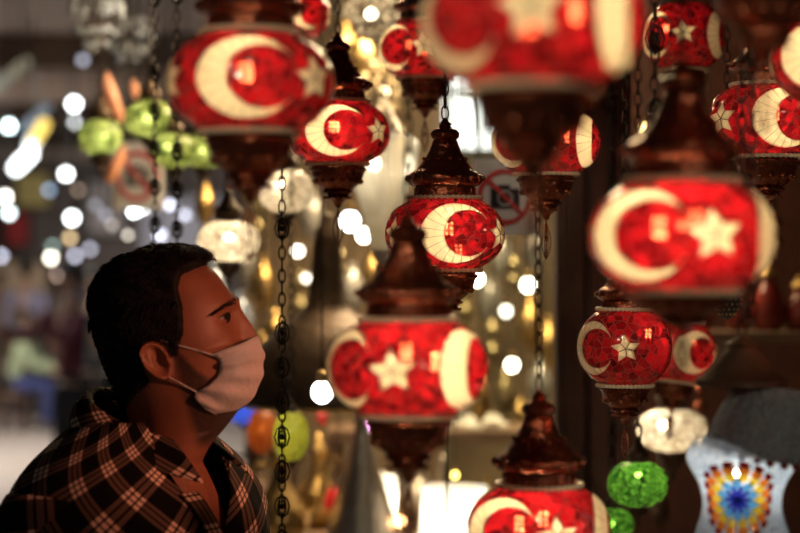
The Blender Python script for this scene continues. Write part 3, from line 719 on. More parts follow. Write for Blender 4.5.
lamp_round('small_red_lamp', M['red'], 322, 418, 6, 5.1, 1.1, 'tiny dark red lamp right of the yellow egg lamp', 'lamp', None, (0, 0, 20, .005), .7)

# hanging metal and glass goods filling the stall
def hanging_good(kind, px, py, d, hpx, label, mat, group):
    p = P(px, py, d); u = d/F; h = hpx*u
    r = thing(kind, label, kind.replace('_', ' '), p, 0, group)
    if kind == 'brass_lantern':
        q = [(.02, -1.1), (.06, -1), (.1, -.85), (.3, -.6), (.42, -.3), (.44, 0), (.4, .3), (.3, .55), (.2, .7), (.16, .85), (.2, .9), (.1, 1.0), (.03, 1.1)]
    elif kind == 'glass_pendant':
        q = [(.02, -1.05), (.05, -.95), (.2, -.8), (.42, -.4), (.5, 0), (.4, .4), (.22, .7), (.16, .8), (.2, .9), (.06, 1.05)]
    else:
        q = [(.02, -1), (.12, -.9), (.14, -.6), (.3, -.45), (.34, -.2), (.16, 0), (.14, .3), (.3, .45), (.32, .6), (.15, .8), (.05, 1)]
    MB().lathe([(a*h, b*h) for a, b in q], 24, flute=.03, nf=12).build('body', mat, r)
    MB().lathe([(.46*h, .03*h), (.48*h, 0), (.46*h, -.03*h), (.4*h, 0)], 24, cap=False).build('band', M['darkbrass'], r) if kind != 'metal_pendant' else MB().sphere((0, 0, -1.03*h), .06*h, 8, 6).build('drop', M['brass'], r)
    MB().tube([(0, 0, .98*h), (0, 0, AWN-p.z)], .0025, 5).build('hanger', M['chain'], r)
grey = pbr('smoky grey glass', (.30, .29, .27), .15, .3, .3, 50, .4)
blueg = pbr('blue grey glass', (.22, .26, .34), .12, .3, .3, 50, .4)
olive = pbr('olive tinted metal', (.22, .18, .09), .3, .7, .3, 50, .4)
HG = 'hanging goods deep inside the stall'
goods = [
 ('glass_pendant', 214, 292, 5.3, 28, 'blue grey glass pendant in front of the man\'s forehead', blueg), ('glass_pendant', 240, 318, 5.6, 26, 'blue grey glass pendant right of the eye', blueg),
 ('brass_lantern', 262, 285, 5.9, 30, 'brass lantern just left of the long beaded chain', M['brass']), ('brass_lantern', 262, 360, 5.5, 26, 'brass lantern right of the mask above the orange egg lamp', M['brass']),
 ('metal_pendant', 300, 300, 5.9, 30, 'olive metal pendant between the beaded chain and bell shade neck', olive), ('glass_pendant', 352, 290, 5.7, 26, 'smoky glass pendant right of the bell shade neck', grey),
 ('brass_lantern', 372, 275, 5.9, 24, 'brass lantern under the two bulbs of the fluted cone', M['brass']), ('glass_pendant', 312, 215, 6.0, 26, 'smoky glass pendant behind the long copper finial', grey),
 ('metal_pendant', 258, 225, 6.0, 28, 'olive metal pendant between the two clear mosaic lamps', olive), ('brass_lantern', 205, 205, 5.8, 24, 'brass lantern behind the finial of the lantern over the man', M['brass']),
 ('metal_pendant', 465, 305, 6.1, 26, 'olive metal pendant under the sharp lantern\'s holder', olive), ('glass_pendant', 500, 255, 6.2, 24, 'smoky glass pendant under the no photography sign', grey),
 ('brass_lantern', 530, 325, 5.9, 28, 'brass lantern close to the brown post at mid height', M['brass']), ('metal_pendant', 492, 345, 6.0, 26, 'olive metal pendant right of the blurred lantern', olive),
 ('glass_pendant', 540, 385, 6.1, 26, 'smoky glass pendant low behind the red copper cap', grey), ('brass_lantern', 505, 395, 5.7, 24, 'brass lantern low left of the red copper cap', olive),
 ('glass_pendant', 455, 415, 6.0, 24, 'smoky glass pendant below the blurred lantern\'s right crescent', grey), ('metal_pendant', 513, 275, 5.5, 20, 'olive metal pendant left of the highest post bulb', olive),
 ('brass_lantern', 400, 150, 5.9, 24, 'brass lantern behind the fluted cone\'s right side', M['brass']), ('glass_pendant', 300, 120, 6.1, 26, 'smoky glass pendant behind the large lantern\'s star', grey),
 ('brass_lantern', 345, 45, 5.6, 26, 'brass lantern behind the long lantern neck near the top', M['brass']), ('metal_pendant', 340, 265, 5.3, 18, 'olive metal pendant touching the bell shade neck on its right', olive),
 ('brass_lantern', 362, 60, 5.2, 30, 'large brass lantern left of the amber crystal chandelier', M['brass']), ('metal_pendant', 350, 115, 6.1, 26, 'olive metal pendant under the large brass lantern', M['brass']),
 ('glass_pendant', 405, 20, 5.7, 26, 'smoky glass pendant right of the golden chandelier', grey), ('brass_lantern', 330, 325, 6.2, 22, 'brass lantern glimpsed behind the bell shade shoulder', M['brass']),
 ('glass_pendant', 245, 265, 6.3, 26, 'smoky glass pendant behind the clear lamp over the forehead', grey), ('metal_pendant', 388, 315, 5.6, 26, 'olive metal pendant left of the blurred lantern cap', M['brass']),
 ('brass_lantern', 480, 400, 5.1, 24, 'brass lantern hanging just above the shelf, right of the glass edge', M['brass']), ('metal_pendant', 462, 365, 6.4, 30, 'tall olive metal pendant touching the blurred lantern\'s right side', olive),
 ('glass_pendant', 535, 250, 6.4, 24, 'smoky glass pendant beside the brown post, upper one', grey), ('brass_lantern', 548, 345, 6.3, 28, 'brass lantern against the brown post, lower one', M['brass']),
 ('metal_pendant', 520, 425, 6.2, 26, 'olive metal pendant low beside the red copper cap', M['brass']), ('glass_pendant', 490, 300, 6.45, 26, 'smoky glass pendant between the two bright bulbs', grey),
 ('brass_lantern', 275, 335, 5.2, 24, 'brass lantern behind the long beaded chain at mask height', M['brass']), ('metal_pendant', 230, 350, 6.2, 30, 'olive metal pendant directly before the mask front', olive),
 ('brass_lantern', 613, 288, 3.8, 16, 'small brass lantern behind the rounder lantern\'s neck', M['brass']), ('brass_lantern', 618, 425, 4.1, 22, 'dim brass lantern right of the brown post, low down', M['darkbrass']),
 ('brass_lantern', 700, 190, 3.6, 18, 'small dark lantern behind the big right lantern\'s upper rim', M['darkbrass']), ('metal_pendant', 775, 235, 3.9, 22, 'dark copper pendant right of the big right lantern', M['bronze']),
 ('metal_pendant', 700, 400, 4.2, 20, 'dark copper pendant above the warm white mosaic lamp', M['bronze']), ('brass_lantern', 606, 470, 4.3, 24, 'dark lantern between the post and the deep green lamp', M['darkbrass']),
 ('brass_lantern', 660, 510, 4.4, 20, 'dark brass lantern under the deep green lamp', M['darkbrass'])]
for k, px, py, d, h, lab, mt in goods: hanging_good(k, px, py, d, h, lab, mt, HG)
for i, (px, sc, lab) in enumerate(((700, .8, 'reddish jar on the right shelf, leftmost behind the big lantern'), (738, .7, 'small reddish jar second on the right shelf'), (768, 1.0, 'tallest reddish jar on the right shelf'), (799, .8, 'reddish jar on the right shelf at the frame edge'))):
    t = thing('jar', lab, 'jar', (at(px, 4.64), 4.64, P(0, 338, 4.5).z+.0125), 0, 'reddish jars on the right shelf')
    MB().lathe([(a*sc, b*sc) for a, b in [(.01, 0), (.03, 0), (.042, .03), (.045, .06), (.03, .1), (.018, .12), (.024, .135)]], 24).build('body', pbr('oxblood glaze %d' % i, (.16, .02, .015), .2), t)
    MB().lathe([(a*sc, b*sc) for a, b in [(.024, .135), (.024, .14), (.008, .155), (.01, .163), (.002, .17)]], 20).build('lid', M['brass'], t)

# ================================================================ STREET
def street_light(px, py, d, r_, s_, col, label):
    p = P(px, py, d); r_ *= .55; s_ *= 2.0; t = thing('globe_light', label, 'light', p, 0, 'far market lights')
    MB().sphere((0, 0, 0), r_, 14, 10).build('globe', bulbmat(col, s_), t)
    MB().lathe([(r_*.3, r_*.92), (r_*.45, r_*1.0), (r_*.45, r_*1.2), (r_*.1, r_*1.35)], 14).build('fitting', M['black'], t)
    MB().tube([(0, 0, r_*1.3), (0, 0, 3.7-p.z)], .008, 5).build('cord', M['black'], t)
WH = (.95, 1, 1); LI = (.8, .82, 1); AM = (1, .72, .38)
for px, py, d, r_, s_, col, lab in [
    (74, 104, 15.5, .07, 7, WH, 'white market light above its dimmer reflection-like twin'), (74, 122, 18.5, .06, 2.2, WH, 'dim white market light right below a bright one'),
    (9, 126, 13.8, .06, 6, (.8, 1, 1), 'white market light at the left edge below the ceiling'), (66, 174, 18, .065, 7, WH, 'white market light alone left of the lime lamps\' finials'),
    (49, 190, 19, .06, 1.2, (.5, .7, 1), 'dim blue market light below the lone white one'), (5, 197, 17, .06, 7, (1, .96, .85), 'warm white market light at the left edge, upper of a pair'),
    (9, 213, 18, .06, 5, (.85, 1, 1), 'cool white market light at the left edge, lower of a pair'), (72, 218, 16.2, .065, 8, WH, 'bright white market light over an amber one'),
    (70, 238, 19.6, .06, 2.2, AM, 'amber market light under a bright white one'), (51, 258, 20, .06, 6, (1, .95, .8), 'cream market light in the middle of the crowd lights'),
    (52, 246, 22, .06, 1.6, (.6, .85, .75), 'pale green market light touching the cream one'), (75, 256, 23, .06, 2.6, LI, 'lilac market light left of another, above the outstretched arm'),
    (90, 249, 21, .06, 1.6, LI, 'lilac market light closest to the man\'s hair'), (1, 256, 20, .06, 2.5, LI, 'lilac market light cut by the left edge'),
    (58, 275, 20, .055, 1.6, (1, .7, .55), 'peach market light below the cream one'), (78, 190, 20, .05, .8, (1, .7, .5), 'faint orange market light right of the dim blue one'),
    (134, 211, 8.0, .035, 7, WH, 'bright white light above the man\'s crown, left of two'), (143, 208, 9, .03, 6, WH, 'bright white light above the man\'s crown, right of two'),
    (160, 235, 11, .04, 2.5, LI, 'lilac light touching the top of the man\'s hair'), (185, 215, 10, .035, 1.6, LI, 'lilac light behind the right hand bead chain'),
    (105, 215, 12, .04, .6, LI, 'lilac light above the back of the man\'s head'), (112, 225, 11, .03, .8, (1, .9, .8), 'cream light over the back of the man\'s head'),
    (170, 205, 9, .03, 2.5, LI, 'lilac light between the two thin bead chains'), (128, 235, 9, .025, 1.6, (1, .9, .75), 'cream light low above the man\'s crown'),
    (95, 205, 13, .04, .5, (.85, .9, 1), 'faint white light under the slanting peach drop'), (83, 60, 15, .05, .9, LI, 'faint lilac light beside the blue grey chandelier')]:
    street_light(px, py, d, r_, s_, col, lab)
def tube_light(a, b, d, mats, label):
    p = P((a[0]+b[0])/2, (a[1]+b[1])/2, d); A = P(*a, d+.4)-p; B = P(*b, d-.4)-p
    t = thing('tube_light', label, 'light', p, 0, 'slanting market tube lights')
    mid = A.lerp(B, .62)
    MB().tube([A, mid], .045, 10).build('tube', mats[0], t); MB().tube([mid, B], .045, 10).build('end_cover', mats[1], t)
    MB().box((A+B)/2+Vector((0, .02, .07)), (.06, .06, .05)).build('bracket', M['black'], t, False)
    MB().tube([(A+B)/2+Vector((0, .02, .09)), Vector(((A+B)/2).to_tuple()[:2]+(3.7-p.z,))], .01, 5).build('cord', M['black'], t)
tube_light((22, 160), (44, 124), 15, (bulbmat((.95, 1, .95), 3.5), bulbmat((1, .7, .15), 2.0)), 'slanting tube light, white below and amber at its top end')
tube_light((24, 130), (46, 108), 17, (bulbmat((.6, .75, .9), .6), bulbmat((.6, .7, .8), .35)), 'dim grey slanting tube light above the amber tipped one')
tube_light((-6, 88), (26, 62), 16, (bulbmat((.9, .9, .7), .3), bulbmat((.9, .8, .55), .3)), 'dim cream slanting tube light under the ceiling beam')
tube_light((16, 168), (30, 154), 13.2, (bulbmat(WH, 6), bulbmat(WH, 6)), 'short bright white tube light under the amber tipped one')
def board(px0, py0, px1, py1, d, col, name, label, emit=0):
    a = P(px0, py0, d); b = P(px1, py1, d); c = (a+b)/2
    t = MB().box((0, 0, 0), (b.x-a.x, .06, a.z-b.z)).build(name, pbr('%s paint %d' % (name, px0+500), col, .6), None, False); t.location = c
    fr = MB(); w2, h2 = (b.x-a.x)/2, (a.z-b.z)/2
    for s_ in (-1, 1): fr.box((s_*w2, -.01, 0), (.06, .1, 2*h2+.06)); fr.box((0, -.01, s_*h2), (2*w2+.06, .1, .06))
    fr.build('frame', M['black'], t, False)
    MB().tube([(0, .05, 0), (0, 35.86-d, 0)], .03, 6).build('arm', M['black'], t) if d > 30 else None
    tag(t, label, 'sign board', 'far market boards')
board(15, 172, 52, 208, 35.5, (.42, .36, .14), 'sign_board', 'dull yellow board far down the market')
board(6, 212, 30, 246, 35.4, (.30, .02, .025), 'sign_board', 'dark red board far down the market under the yellow one')
board(60, 268, 82, 292, 35.3, (.08, .10, .40), 'sign_board', 'small blue board far down the market')
board(85, 180, 125, 235, 35.4, (.26, .24, .26), 'sign_board', 'grey board far down the market behind the slanting peach drop')
board(140, 195, 225, 260, 35.4, (.30, .32, .42), 'sign_board', 'wide grey blue board far down the market above the man\'s hair')
board(-30, 260, 48, 330, 35.2, (.46, .36, .26), 'sign_board', 'tan board far down the market behind the passers-by')

# ---------------------------------------------------------------- skin-modifier figures
def skin(vs, es, rs, sub=2, root=0):
    me = bpy.data.meshes.new('tmp'); me.from_pydata([tuple(v) for v in vs], es, []); me.update()
    ob = bpy.data.objects.new('tmp', me); C.objects.link(ob)
    ob.modifiers.new('s', 'SKIN'); m2 = ob.modifiers.new('u', 'SUBSURF'); m2.levels = sub; m2.render_levels = sub
    lay = me.skin_vertices[0].data
    for i, r_ in enumerate(rs):
        r_ = r_ if hasattr(r_, '__len__') else (r_, r_); lay[i].radius = r_; lay[i].use_root = (i == root)
    dg = bpy.context.evaluated_depsgraph_get(); ev = ob.evaluated_get(dg); em = ev.to_mesh()
    V = [tuple(v.co) for v in em.vertices]; Fc = [tuple(p.vertices) for p in em.polygons]
    ev.to_mesh_clear(); bpy.data.objects.remove(ob); bpy.data.meshes.remove(me)
    return V, Fc
def chainskin(chains, sub=2):
    """list of chains of (x,y,z,r) -> merged soup"""
    mb = MB()
    for ch in chains:
        V, Fc = skin([c[:3] for c in ch], [(i, i+1) for i in range(len(ch)-1)], [c[3] for c in ch], sub); mb.add(V, Fc)
    return mb
def hand_chains(wx, wy, wz, fwd=(1, 0), side=1, s=1.0):
    """relaxed hanging hand: palm and five fingers, pointing down"""
    fx, fy = fwd; out = []
    def pt(a, b, c): return (wx+fx*a*s-fy*b*s*side, wy+fy*a*s+fx*b*s*side, wz-c*s)
    out.append([(*pt(0, 0, -.02), .024*s), (*pt(.004, 0, .03), (.02*s)), (*pt(.006, 0, .075), .018*s)])
    for i, (a, L) in enumerate(((.030, .07), (.010, .08), (-.010, .074), (-.028, .058))):
        out.append([(*pt(a*.6, 0, .045), .011*s), (*pt(a, .0, .085), .0095*s), (*pt(a, .008, .085+L*.45), .009*s), (*pt(a, .022, .085+L*.8), .008*s), (*pt(a*.95, .034, .085+L*.98), .007*s)])
    out.append([(*pt(.01, .0, .015), .013*s), (*pt(.036, .008, .035), .0115*s), (*pt(.05, .016, .065), .010*s), (*pt(.052, .022, .09), .008*s)])
    return out
skinm = pbr('skin', (.42, .24, .16), .5, 0, .1, 200)
def bg_person(px, d, h, rz, label, top_col, leg_col, hair_col=(.015, .012, .01), pose='stand', arms=None, seat=.42):
    p = P(px, 266, d); x, y = p.x, d
    r = thing('person', label, 'person', (x, y, 0), rz, 'people in the market'); s = h/1.75
    b = []; shirt = []; tro = []; shoes = []
    if pose == 'stand':
        hip, kn, an = .92*s, .49*s, .08*s
        legs = [[(sd*.09*s, 0, hip, .085*s), (sd*.10*s, -.01*s, kn, .06*s), (sd*.11*s, .02*s, an, .042*s)] for sd in (-1, 1)]
        sh, nk, hd = 1.42*s, 1.5*s, 1.62*s; oy = 0
    else:
        hip = seat+.08; kn = seat+.06; an = .08
        legs = [[(sd*.09*s, 0, hip, .09*s), (sd*.14*s, -.40*s, kn, .065*s), (sd*.13*s, -.36*s, an, .045*s)] for sd in (-1, 1)]
        sh, nk, hd = hip+.48*s, hip+.56*s, hip+.67*s; oy = -.12*s
    ty = oy
    torso = [(0, 0, hip, (.14*s, .11*s)), (0, ty*.4, hip+.2*s, (.14*s, .10*s)), (0, ty*.8, sh-.1*s, (.17*s, .11*s)), (0, ty, sh, (.12*s, .08*s))]
    b.append([(0, 0, hip, .1*s), (0, ty*.8, sh-.1*s, .13*s), (0, ty, nk-.03*s, .055*s), (0, ty-.01*s, nk+.03*s, .05*s)])
    b.append([(0, ty-.03*s, hd-.09*s, .05*s), (0, ty-.015*s, hd-.02*s, .075*s), (0, ty, hd+.04*s, .082*s), (0, ty+.01*s, hd+.085*s, .05*s)])
    b.append([(0, ty-.07*s, hd+.01*s, .012*s), (0, ty-.1*s, hd-.03*s, .014*s)])
    A = arms or [[(-.2, 0, 1.40), (-.25, .02, 1.12), (-.24, -.08, .88)], [(.2, 0, 1.40), (.25, .02, 1.12), (.24, -.08, .88)]]
    for a in A:
        pts = [(q[0]*s, q[1]*s+ty, q[2]*s if pose == 'stand' else q[2]) for q in a]
        shirt.append([(*pts[0], .065*s), (*pts[1], .052*s), (*[pts[1][i]*.25+pts[2][i]*.75 for i in range(3)], .042*s)])
        b.append([(*pts[0], .045*s), (*pts[1], .038*s), (*pts[2], .028*s)])
        v = (Vector(pts[2])-Vector(pts[1])).normalized(); e = Vector(pts[2])
        sidev = v.cross(Vector((0, 0, 1)) if abs(v.z) < .8 else Vector((0, 1, 0))).normalized()
        b.append([(*e, .026*s), (*(e+v*.08*s), .022*s)])
        for k in range(4):
            o_ = sidev*(k-1.5)*.019*s; b.append([(*(e+v*.06*s+o_*.7), .01*s), (*(e+v*.11*s+o_), .0095*s), (*(e+v*(.16-.012*abs(k-1.2))*s+o_), .008*s)])
        b.append([(*(e+v*.02*s), .012*s), (*(e+v*.06*s+sidev*.045*s), .010*s), (*(e+v*.09*s+sidev*.05*s), .008*s)])
    for l in legs:
        tro.append(l); b.append([(q[0], q[1], q[2], q[3]*.8) for q in l])
        shoes.append([(l[-1][0], l[-1][1]+.06*s, .045*s, .04*s), (l[-1][0], l[-1][1]-.06*s, .04*s, .04*s), (l[-1][0], l[-1][1]-.16*s, .032*s, .032*s)])
    tro.append([(0, 0, hip+.06*s, (.14*s, .11*s)), (0, 0, hip-.02*s, (.15*s, .12*s))])
    chainskin(b, 1).build('body', skinm, r)
    mbs = chainskin(shirt, 1); V, Fc = skin([t[:3] for t in torso], [(i, i+1) for i in range(3)], [t[3] for t in torso], 2); mbs.add(V, Fc)
    mbs.build('shirt', pbr('cloth top %d' % px, top_col, .8), r)
    chainskin(tro, 1).build('trousers', pbr('cloth legs %d' % px, leg_col, .8), r)
    for q in shoes: chainskin([q], 1).build('shoe', M['black'], r)
    mb = MB(); hc = (0, ty+.012*s, hd+.035*s); mb.sphere(hc, .098*s, 16, 10, 0, (.9, 1.05, 1.05))
    keep = [f for f in mb.f if sum(mb.v[i][2] for i in f)/len(f) > hc[2]+.01*s or sum(mb.v[i][1] for i in f)/len(f) > hc[1]+.01*s]
    mb.f = keep; mb.m = [0]*len(keep); mb.build('hair', pbr('hair %d' % px, hair_col, .6), r)
    return r
bg_person(14, 19.6, 1.7, math.radians(90), 'seated person in a pale green top and blue jeans at the left edge', (.34, .42, .26), (.04, .055, .19), pose='sit', arms=[[(-.2, 0, .93), (-.24, -.12, .70), (-.16, -.38, .62)], [(.2, 0, .93), (.24, -.12, .70), (.16, -.38, .62)]])
st = thing('stool', 'low stool under the seated person at the left edge', 'stool', (P(14, 266, 19.6).x, 19.6, 0), math.radians(90))
MB().lathe([(.02, .36), (.17, .36), (.18, .38), (.17, .41), (.02, .41)], 20).build('seat', M['plank'], st)
for k in range(4): MB().tube([(.12*math.cos(PI/4+PI/2*k), .12*math.sin(PI/4+PI/2*k), .37), (.15*math.cos(PI/4+PI/2*k), .15*math.sin(PI/4+PI/2*k), 0)], .018, 8).build('leg', M['wood'], st)
bg_person(70, 13.2, 1.74, math.radians(-48), 'person in dark maroon jacket and black trousers reaching an arm leftwards', (.13, .025, .04), (.006, .006, .008), arms=[[(-.2, 0, 1.40), (-.30, -.2, 1.22), (-.26, -.48, 1.30)], [(.2, 0, 1.40), (.26, -.18, 1.20), (.16, -.46, 1.38)]])
bg_person(96, 15.0, 1.7, math.radians(20), 'person in a teal grey coat standing right of the maroon jacket', (.10, .13, .14), (.015, .017, .022))
bg_person(27, 21.5, 1.8, math.radians(160), 'person in a lilac shirt walking away in the crowd', (.30, .30, .44), (.03, .03, .045))
bg_person(0, 25.5, 1.66, math.radians(30), 'person in tan clothes at the left edge behind the seated one', (.46, .33, .20), (.36, .27, .19))
bg_person(50, 27.0, 1.7, math.radians(0), 'distant person in a pale coat between the lilac and the maroon figures', (.5, .42, .38), (.10, .09, .09))

# ================================================================ THE MAN
MD = 2.5; SPX = F/MD
EAR = P(165, 360, MD); EAR.x += .010
PIT = math.radians(14); YAW = math.radians(0)
man = thing('person', 'man in a plaid shirt and white face mask gazing up at the lanterns', 'person', (EAR.x, EAR.y, 0))
tabz = [.1385, .136, .130, .118, .100, .0675, .045, .028, .012, -.005, -.025, -.045, -.065, -.085, -.097, -.106, -.118, -.14, -.17, -.21, -.25]
tabf = [.010, .030, .047, .068, .083, .0965, .099, .097, .095, .093, .092, .092, .086, .069, .052, .045, .030, .022, .018, .022, .022]
tabb = [-.002, -.030, -.047, -.064, -.076, -.084, -.0855, -.085, -.083, -.080, -.077, -.075, -.074, -.075, -.076, -.078, -.081, -.086, -.092, -.098, -.10]
tabw = [.006, .028, .043, .058, .068, .0755, .0775, .077, .0755, .074, .0715, .068, .062, .055, .053, .054, .056, .058, .060, .075, .10]
def sm(tab, z):
    zs = np.array(tabz)[::-1]; ts = np.array(tab)[::-1]
    return float(np.mean([np.interp(z+o, zs, ts) for o in (-.007, -.0035, 0, .0035, .007)])) if -.24 < z < .125 else float(np.interp(z, zs, ts))
def g2(a, b): return math.exp(-a*a-b*b)
def head_pt(z, th, detail=True):
    """th: 0 = face, +90 deg = left side"""
    f, b, w_ = sm(tabf, z), sm(tabb, z), sm(tabw, z)
    xc = 0 if z > -.07 else (-.02 if z < -.11 else -.02*(-.07-z)/.04)
    c, s_ = math.cos(th), math.sin(th)
    n = 2.25 if c < 0 or z < -.1 else (2.2 if z > .0 else 1.95)
    ax = (f-xc) if c > 0 else (xc-b)
    k = (abs(c)**n+abs(s_)**n)**(-1/n)
    x, y = xc+ax*k*c, w_*k*s_
    if detail and c > 0:
        ay = abs(y)
        x += .008*math.exp(-((z-.054)/.009)**2)*math.exp(-((ay-.020)/.024)**2)            # brow ridge
        x -= .010*g2((z-.038)/.011, (ay-.033)/.016)                                     # eye socket
        x -= .004*g2((z-.044)/.006, (ay-.018)/.008)
        y += math.copysign(.006*g2((z+.004)/.018, (x-.065)/.028), y) if ay > .02 else 0   # cheekbone
        x += .005*g2((z-.006)/.014, (ay-.042)/.016)
        nz = np.interp(z, [-.046, -.040, -.030, -.016, .000, .020, .036, .046, .054], [0, .008, .020, .027, .025, .018, .0095, .004, .0])
        nw = np.interp(z, [-.04, -.025, -.01, .02, .04], [.018, .016, .012, .009, .012])
        x += nz*math.exp(-(ay/nw)**2)
        x += .007*g2((z+.066)/.008, ay/.022)+.006*g2((z+.078)/.007, ay/.02)+.002*g2((z+.094)/.010, ay/.02)   # lips, chin
    return (x, y, z)
def pitch(p):
    x, y, z = p
    k = min(1, max(0, (z+.19)/.11)); k = k*k*(3-2*k); a = PIT*k
    X, Z = x*math.cos(a)-z*math.sin(a), x*math.sin(a)+z*math.cos(a)
    return (X*math.cos(YAW)-y*math.sin(YAW), X*math.sin(YAW)+y*math.cos(YAW), Z)
def loc_inv(p):
    X, y, Z = p
    a = PIT
    return (X*math.cos(a)+Z*math.sin(a), y, -X*math.sin(a)+Z*math.cos(a))
def toroot(p): return (p[0], p[1], p[2]+EAR.z)
NT = 96
zs = list(np.linspace(-.25, .10, 120))+list(np.linspace(.103, .1385, 26))
rows = [[head_pt(z, 2*PI*j/NT) for j in range(NT)] for z in zs]
src = MB().grid(rows, 0, True)
src.f += [tuple(range(NT))[::-1], tuple((len(zs)-1)*NT+j for j in range(NT))]; src.m += [0, 0]
def make_ear(side):
    """auricle as a relief on an oval: rim, fold, hollow and lobe"""
    nr, nt = 14, 40; front = []; back = []
    for i in range(nr):
        q = i/(nr-1); fr = []; bk = []
        for j in range(nt):
            t = 2*PI*j/nt; ct, st = math.cos(t), math.sin(t)
            ex = .0165+.0025*st; ez = .028
            x, z = q*ex*ct-.003*st, q*ez*st
            h = .0035
            rimw = 1.0 if st > -.35 or ct < -.3 else .4
            h += .0085*math.exp(-((q-.88)/.10)**2)*rimw
            h += .0045*g2((x+.006)/.004, (z-.004)/.018)                       # antihelix
            h -= .0125*g2((x-.003)/.007, (z+.001)/.011)                       # concha
            h += .0040*g2((x-.012)/.004, (z+.004)/.006)                       # tragus
            h += .0028*g2(x/.009, (z+.026)/.007)                              # lobe
            if q > .97: h -= .004
            tilt = -.34*x+.05*z
            fr.append((x, h+tilt, z)); bk.append((x*.9, -.006+tilt*.8-.006*(1-q), z*.9))
        front.append(fr); back.append(bk)
    mb = MB(); mb.grid(front, 0, True); o = len(mb.v); mb.grid(back, 0, True)
    a0 = (nr-1)*nt; b0 = o+(nr-1)*nt
    for j in range(nt): j2 = (j+1) % nt; mb.f.append((a0+j, a0+j2, b0+j2, b0+j)); mb.m.append(0)
    R = Matrix.Rotation(math.radians(-10), 3, 'Y')
    vs = []
    for v in mb.v:
        p = R @ Vector(v); vs.append((p.x-.010, side*(.0775+p.y), p.z+.005))
    mb.v = vs; return mb
for sd in (-1, 1): e = make_ear(sd); src.add(e.v, e.f)
src.v = [pitch(p) for p in src.v]
# torso frame: forward f, right r (towards the camera and picture left)
TY = math.radians(-28); fx, fy = math.cos(TY), math.sin(TY); rx, ry = fy, -fx
TO = Vector((-.044, 0, -.090))
def tor(a, b, z): return (TO.x+fx*a+rx*b, TO.y+fy*a+ry*b, TO.z+z)     # a forward, b right
arms = {sd: [(-.01, sd*.17, -.105), (-.02, sd*.235, -.38), (.09, sd*.225, -.61)] for sd in (-1, 1)}
chs = [[(*tor(0, 0, -.68), .15), (*tor(0, 0, -.55), .155), (*tor(0, 0, -.38), .15), (*tor(-.002, 0, -.2), .15), (*tor(-.004, 0, -.10), .125), (*tor(0, 0, -.045), .095), (*tor(0, 0, .01), .055)],
       [(*tor(-.01, -.10, -.09), .075), (*tor(-.01, .10, -.09), .075)]]
for sd in (-1, 1):
    A = arms[sd]; m_ = [(A[0][q]+A[1][q])/2 for q in range(3)]; m2_ = [(A[1][q]+A[2][q])/2 for q in range(3)]; e_ = [A[2][q]+(A[2][q]-A[1][q])*.12 for q in range(3)]
    chs.append([(*tor(-.01, sd*.10, -.10), .07), (*tor(*A[0]), .066), (*tor(*m_), .056), (*tor(*A[1]), .047), (*tor(*m2_), .042), (*tor(*A[2]), .033), (*tor(*e_), .029)])
    chs.append([(*tor(0, sd*.085, -.60), .11), (*tor(.005, sd*.09, -.72), .10), (*tor(.02, sd*.10, -1.06), .066), (*tor(.0, sd*.105, -1.22), .06), (*tor(-.01, sd*.11, -1.42), .042), (*tor(-.02, sd*.11, -1.46), .04)])
    chs.append([(*tor(-.04, sd*.11, -1.445), .035), (*tor(.04, sd*.115, -1.45), .035), (*tor(.12, sd*.125, -1.46), .028)])
for c_ in chs:
    V, Fc = skin([q[:3] for q in c_], [(i, i+1) for i in range(len(c_)-1)], [q[3] for q in c_], 2); src.add(V, Fc)
for sd in (-1, 1):
    wx, wy, wz = tor(*arms[sd][2])
    for c_ in hand_chains(wx, wy, wz, (fx, fy), sd): V, Fc = skin([q[:3] for q in c_], [(i, i+1) for i in range(len(c_)-1)], [q[3] for q in c_], 2); src.add(V, Fc)
tmp = src.build('tmpbody', skinm)
rm = tmp.modifiers.new('r', 'REMESH'); rm.mode = 'VOXEL'; rm.voxel_size = .0028; rm.use_smooth_shade = True
sm_ = tmp.modifiers.new('s', 'SMOOTH'); sm_.iterations = 3; sm_.factor = .5
dg = bpy.context.evaluated_depsgraph_get(); bm_ = bpy.data.meshes.new_from_object(tmp.evaluated_get(dg)); bpy.data.objects.remove(tmp)
body = bpy.data.objects.new('body', bm_); C.objects.link(body); body.parent = man; body.location = (0, 0, EAR.z)
bb = bmesh.new(); bb.from_mesh(bm_); seen = set(); isl = []
for v0 in bb.verts:
    if v0 in seen: continue
    st_ = [v0]; seen.add(v0); cur = []
    while st_:
        v_ = st_.pop(); cur.append(v_)
        for e_ in v_.link_edges:
            o_ = e_.other_vert(v_)
            if o_ not in seen: seen.add(o_); st_.append(o_)
    isl.append(cur)
isl.sort(key=len, reverse=True)
print('BODY ISLANDS', [(len(c), tuple(round(x, 2) for x in c[0].co)) for c in isl])
bmesh.ops.delete(bb, geom=[v_ for c in isl[1:] for v_ in c], context='VERTS'); bb.to_mesh(bm_); bb.free()
bm_.polygons.foreach_set('use_smooth', [True]*len(bm_.polygons))
# whisker shadow as a colour of the skin itself
co = np.empty(len(bm_.vertices)*3); bm_.vertices.foreach_get('co', co); co = co.reshape(-1, 3)
ca, sa = math.cos(PIT), math.sin(PIT); lx = co[:, 0]*ca+co[:, 2]*sa; lz = -co[:, 0]*sa+co[:, 2]*ca
def ss(x, a, b): t = np.clip((x-a)/(b-a), 0, 1); return t*t*(3-2*t)
top = np.interp(lx, [.0, .018, .035, .05, .075, .1, .12], [.02, .015, -.018, -.036, -.050, -.05, -.05])
beard = ss(lz, top+.006, top-.008)*ss(lx, .002, .020)*ss(lz, -.128, -.108)
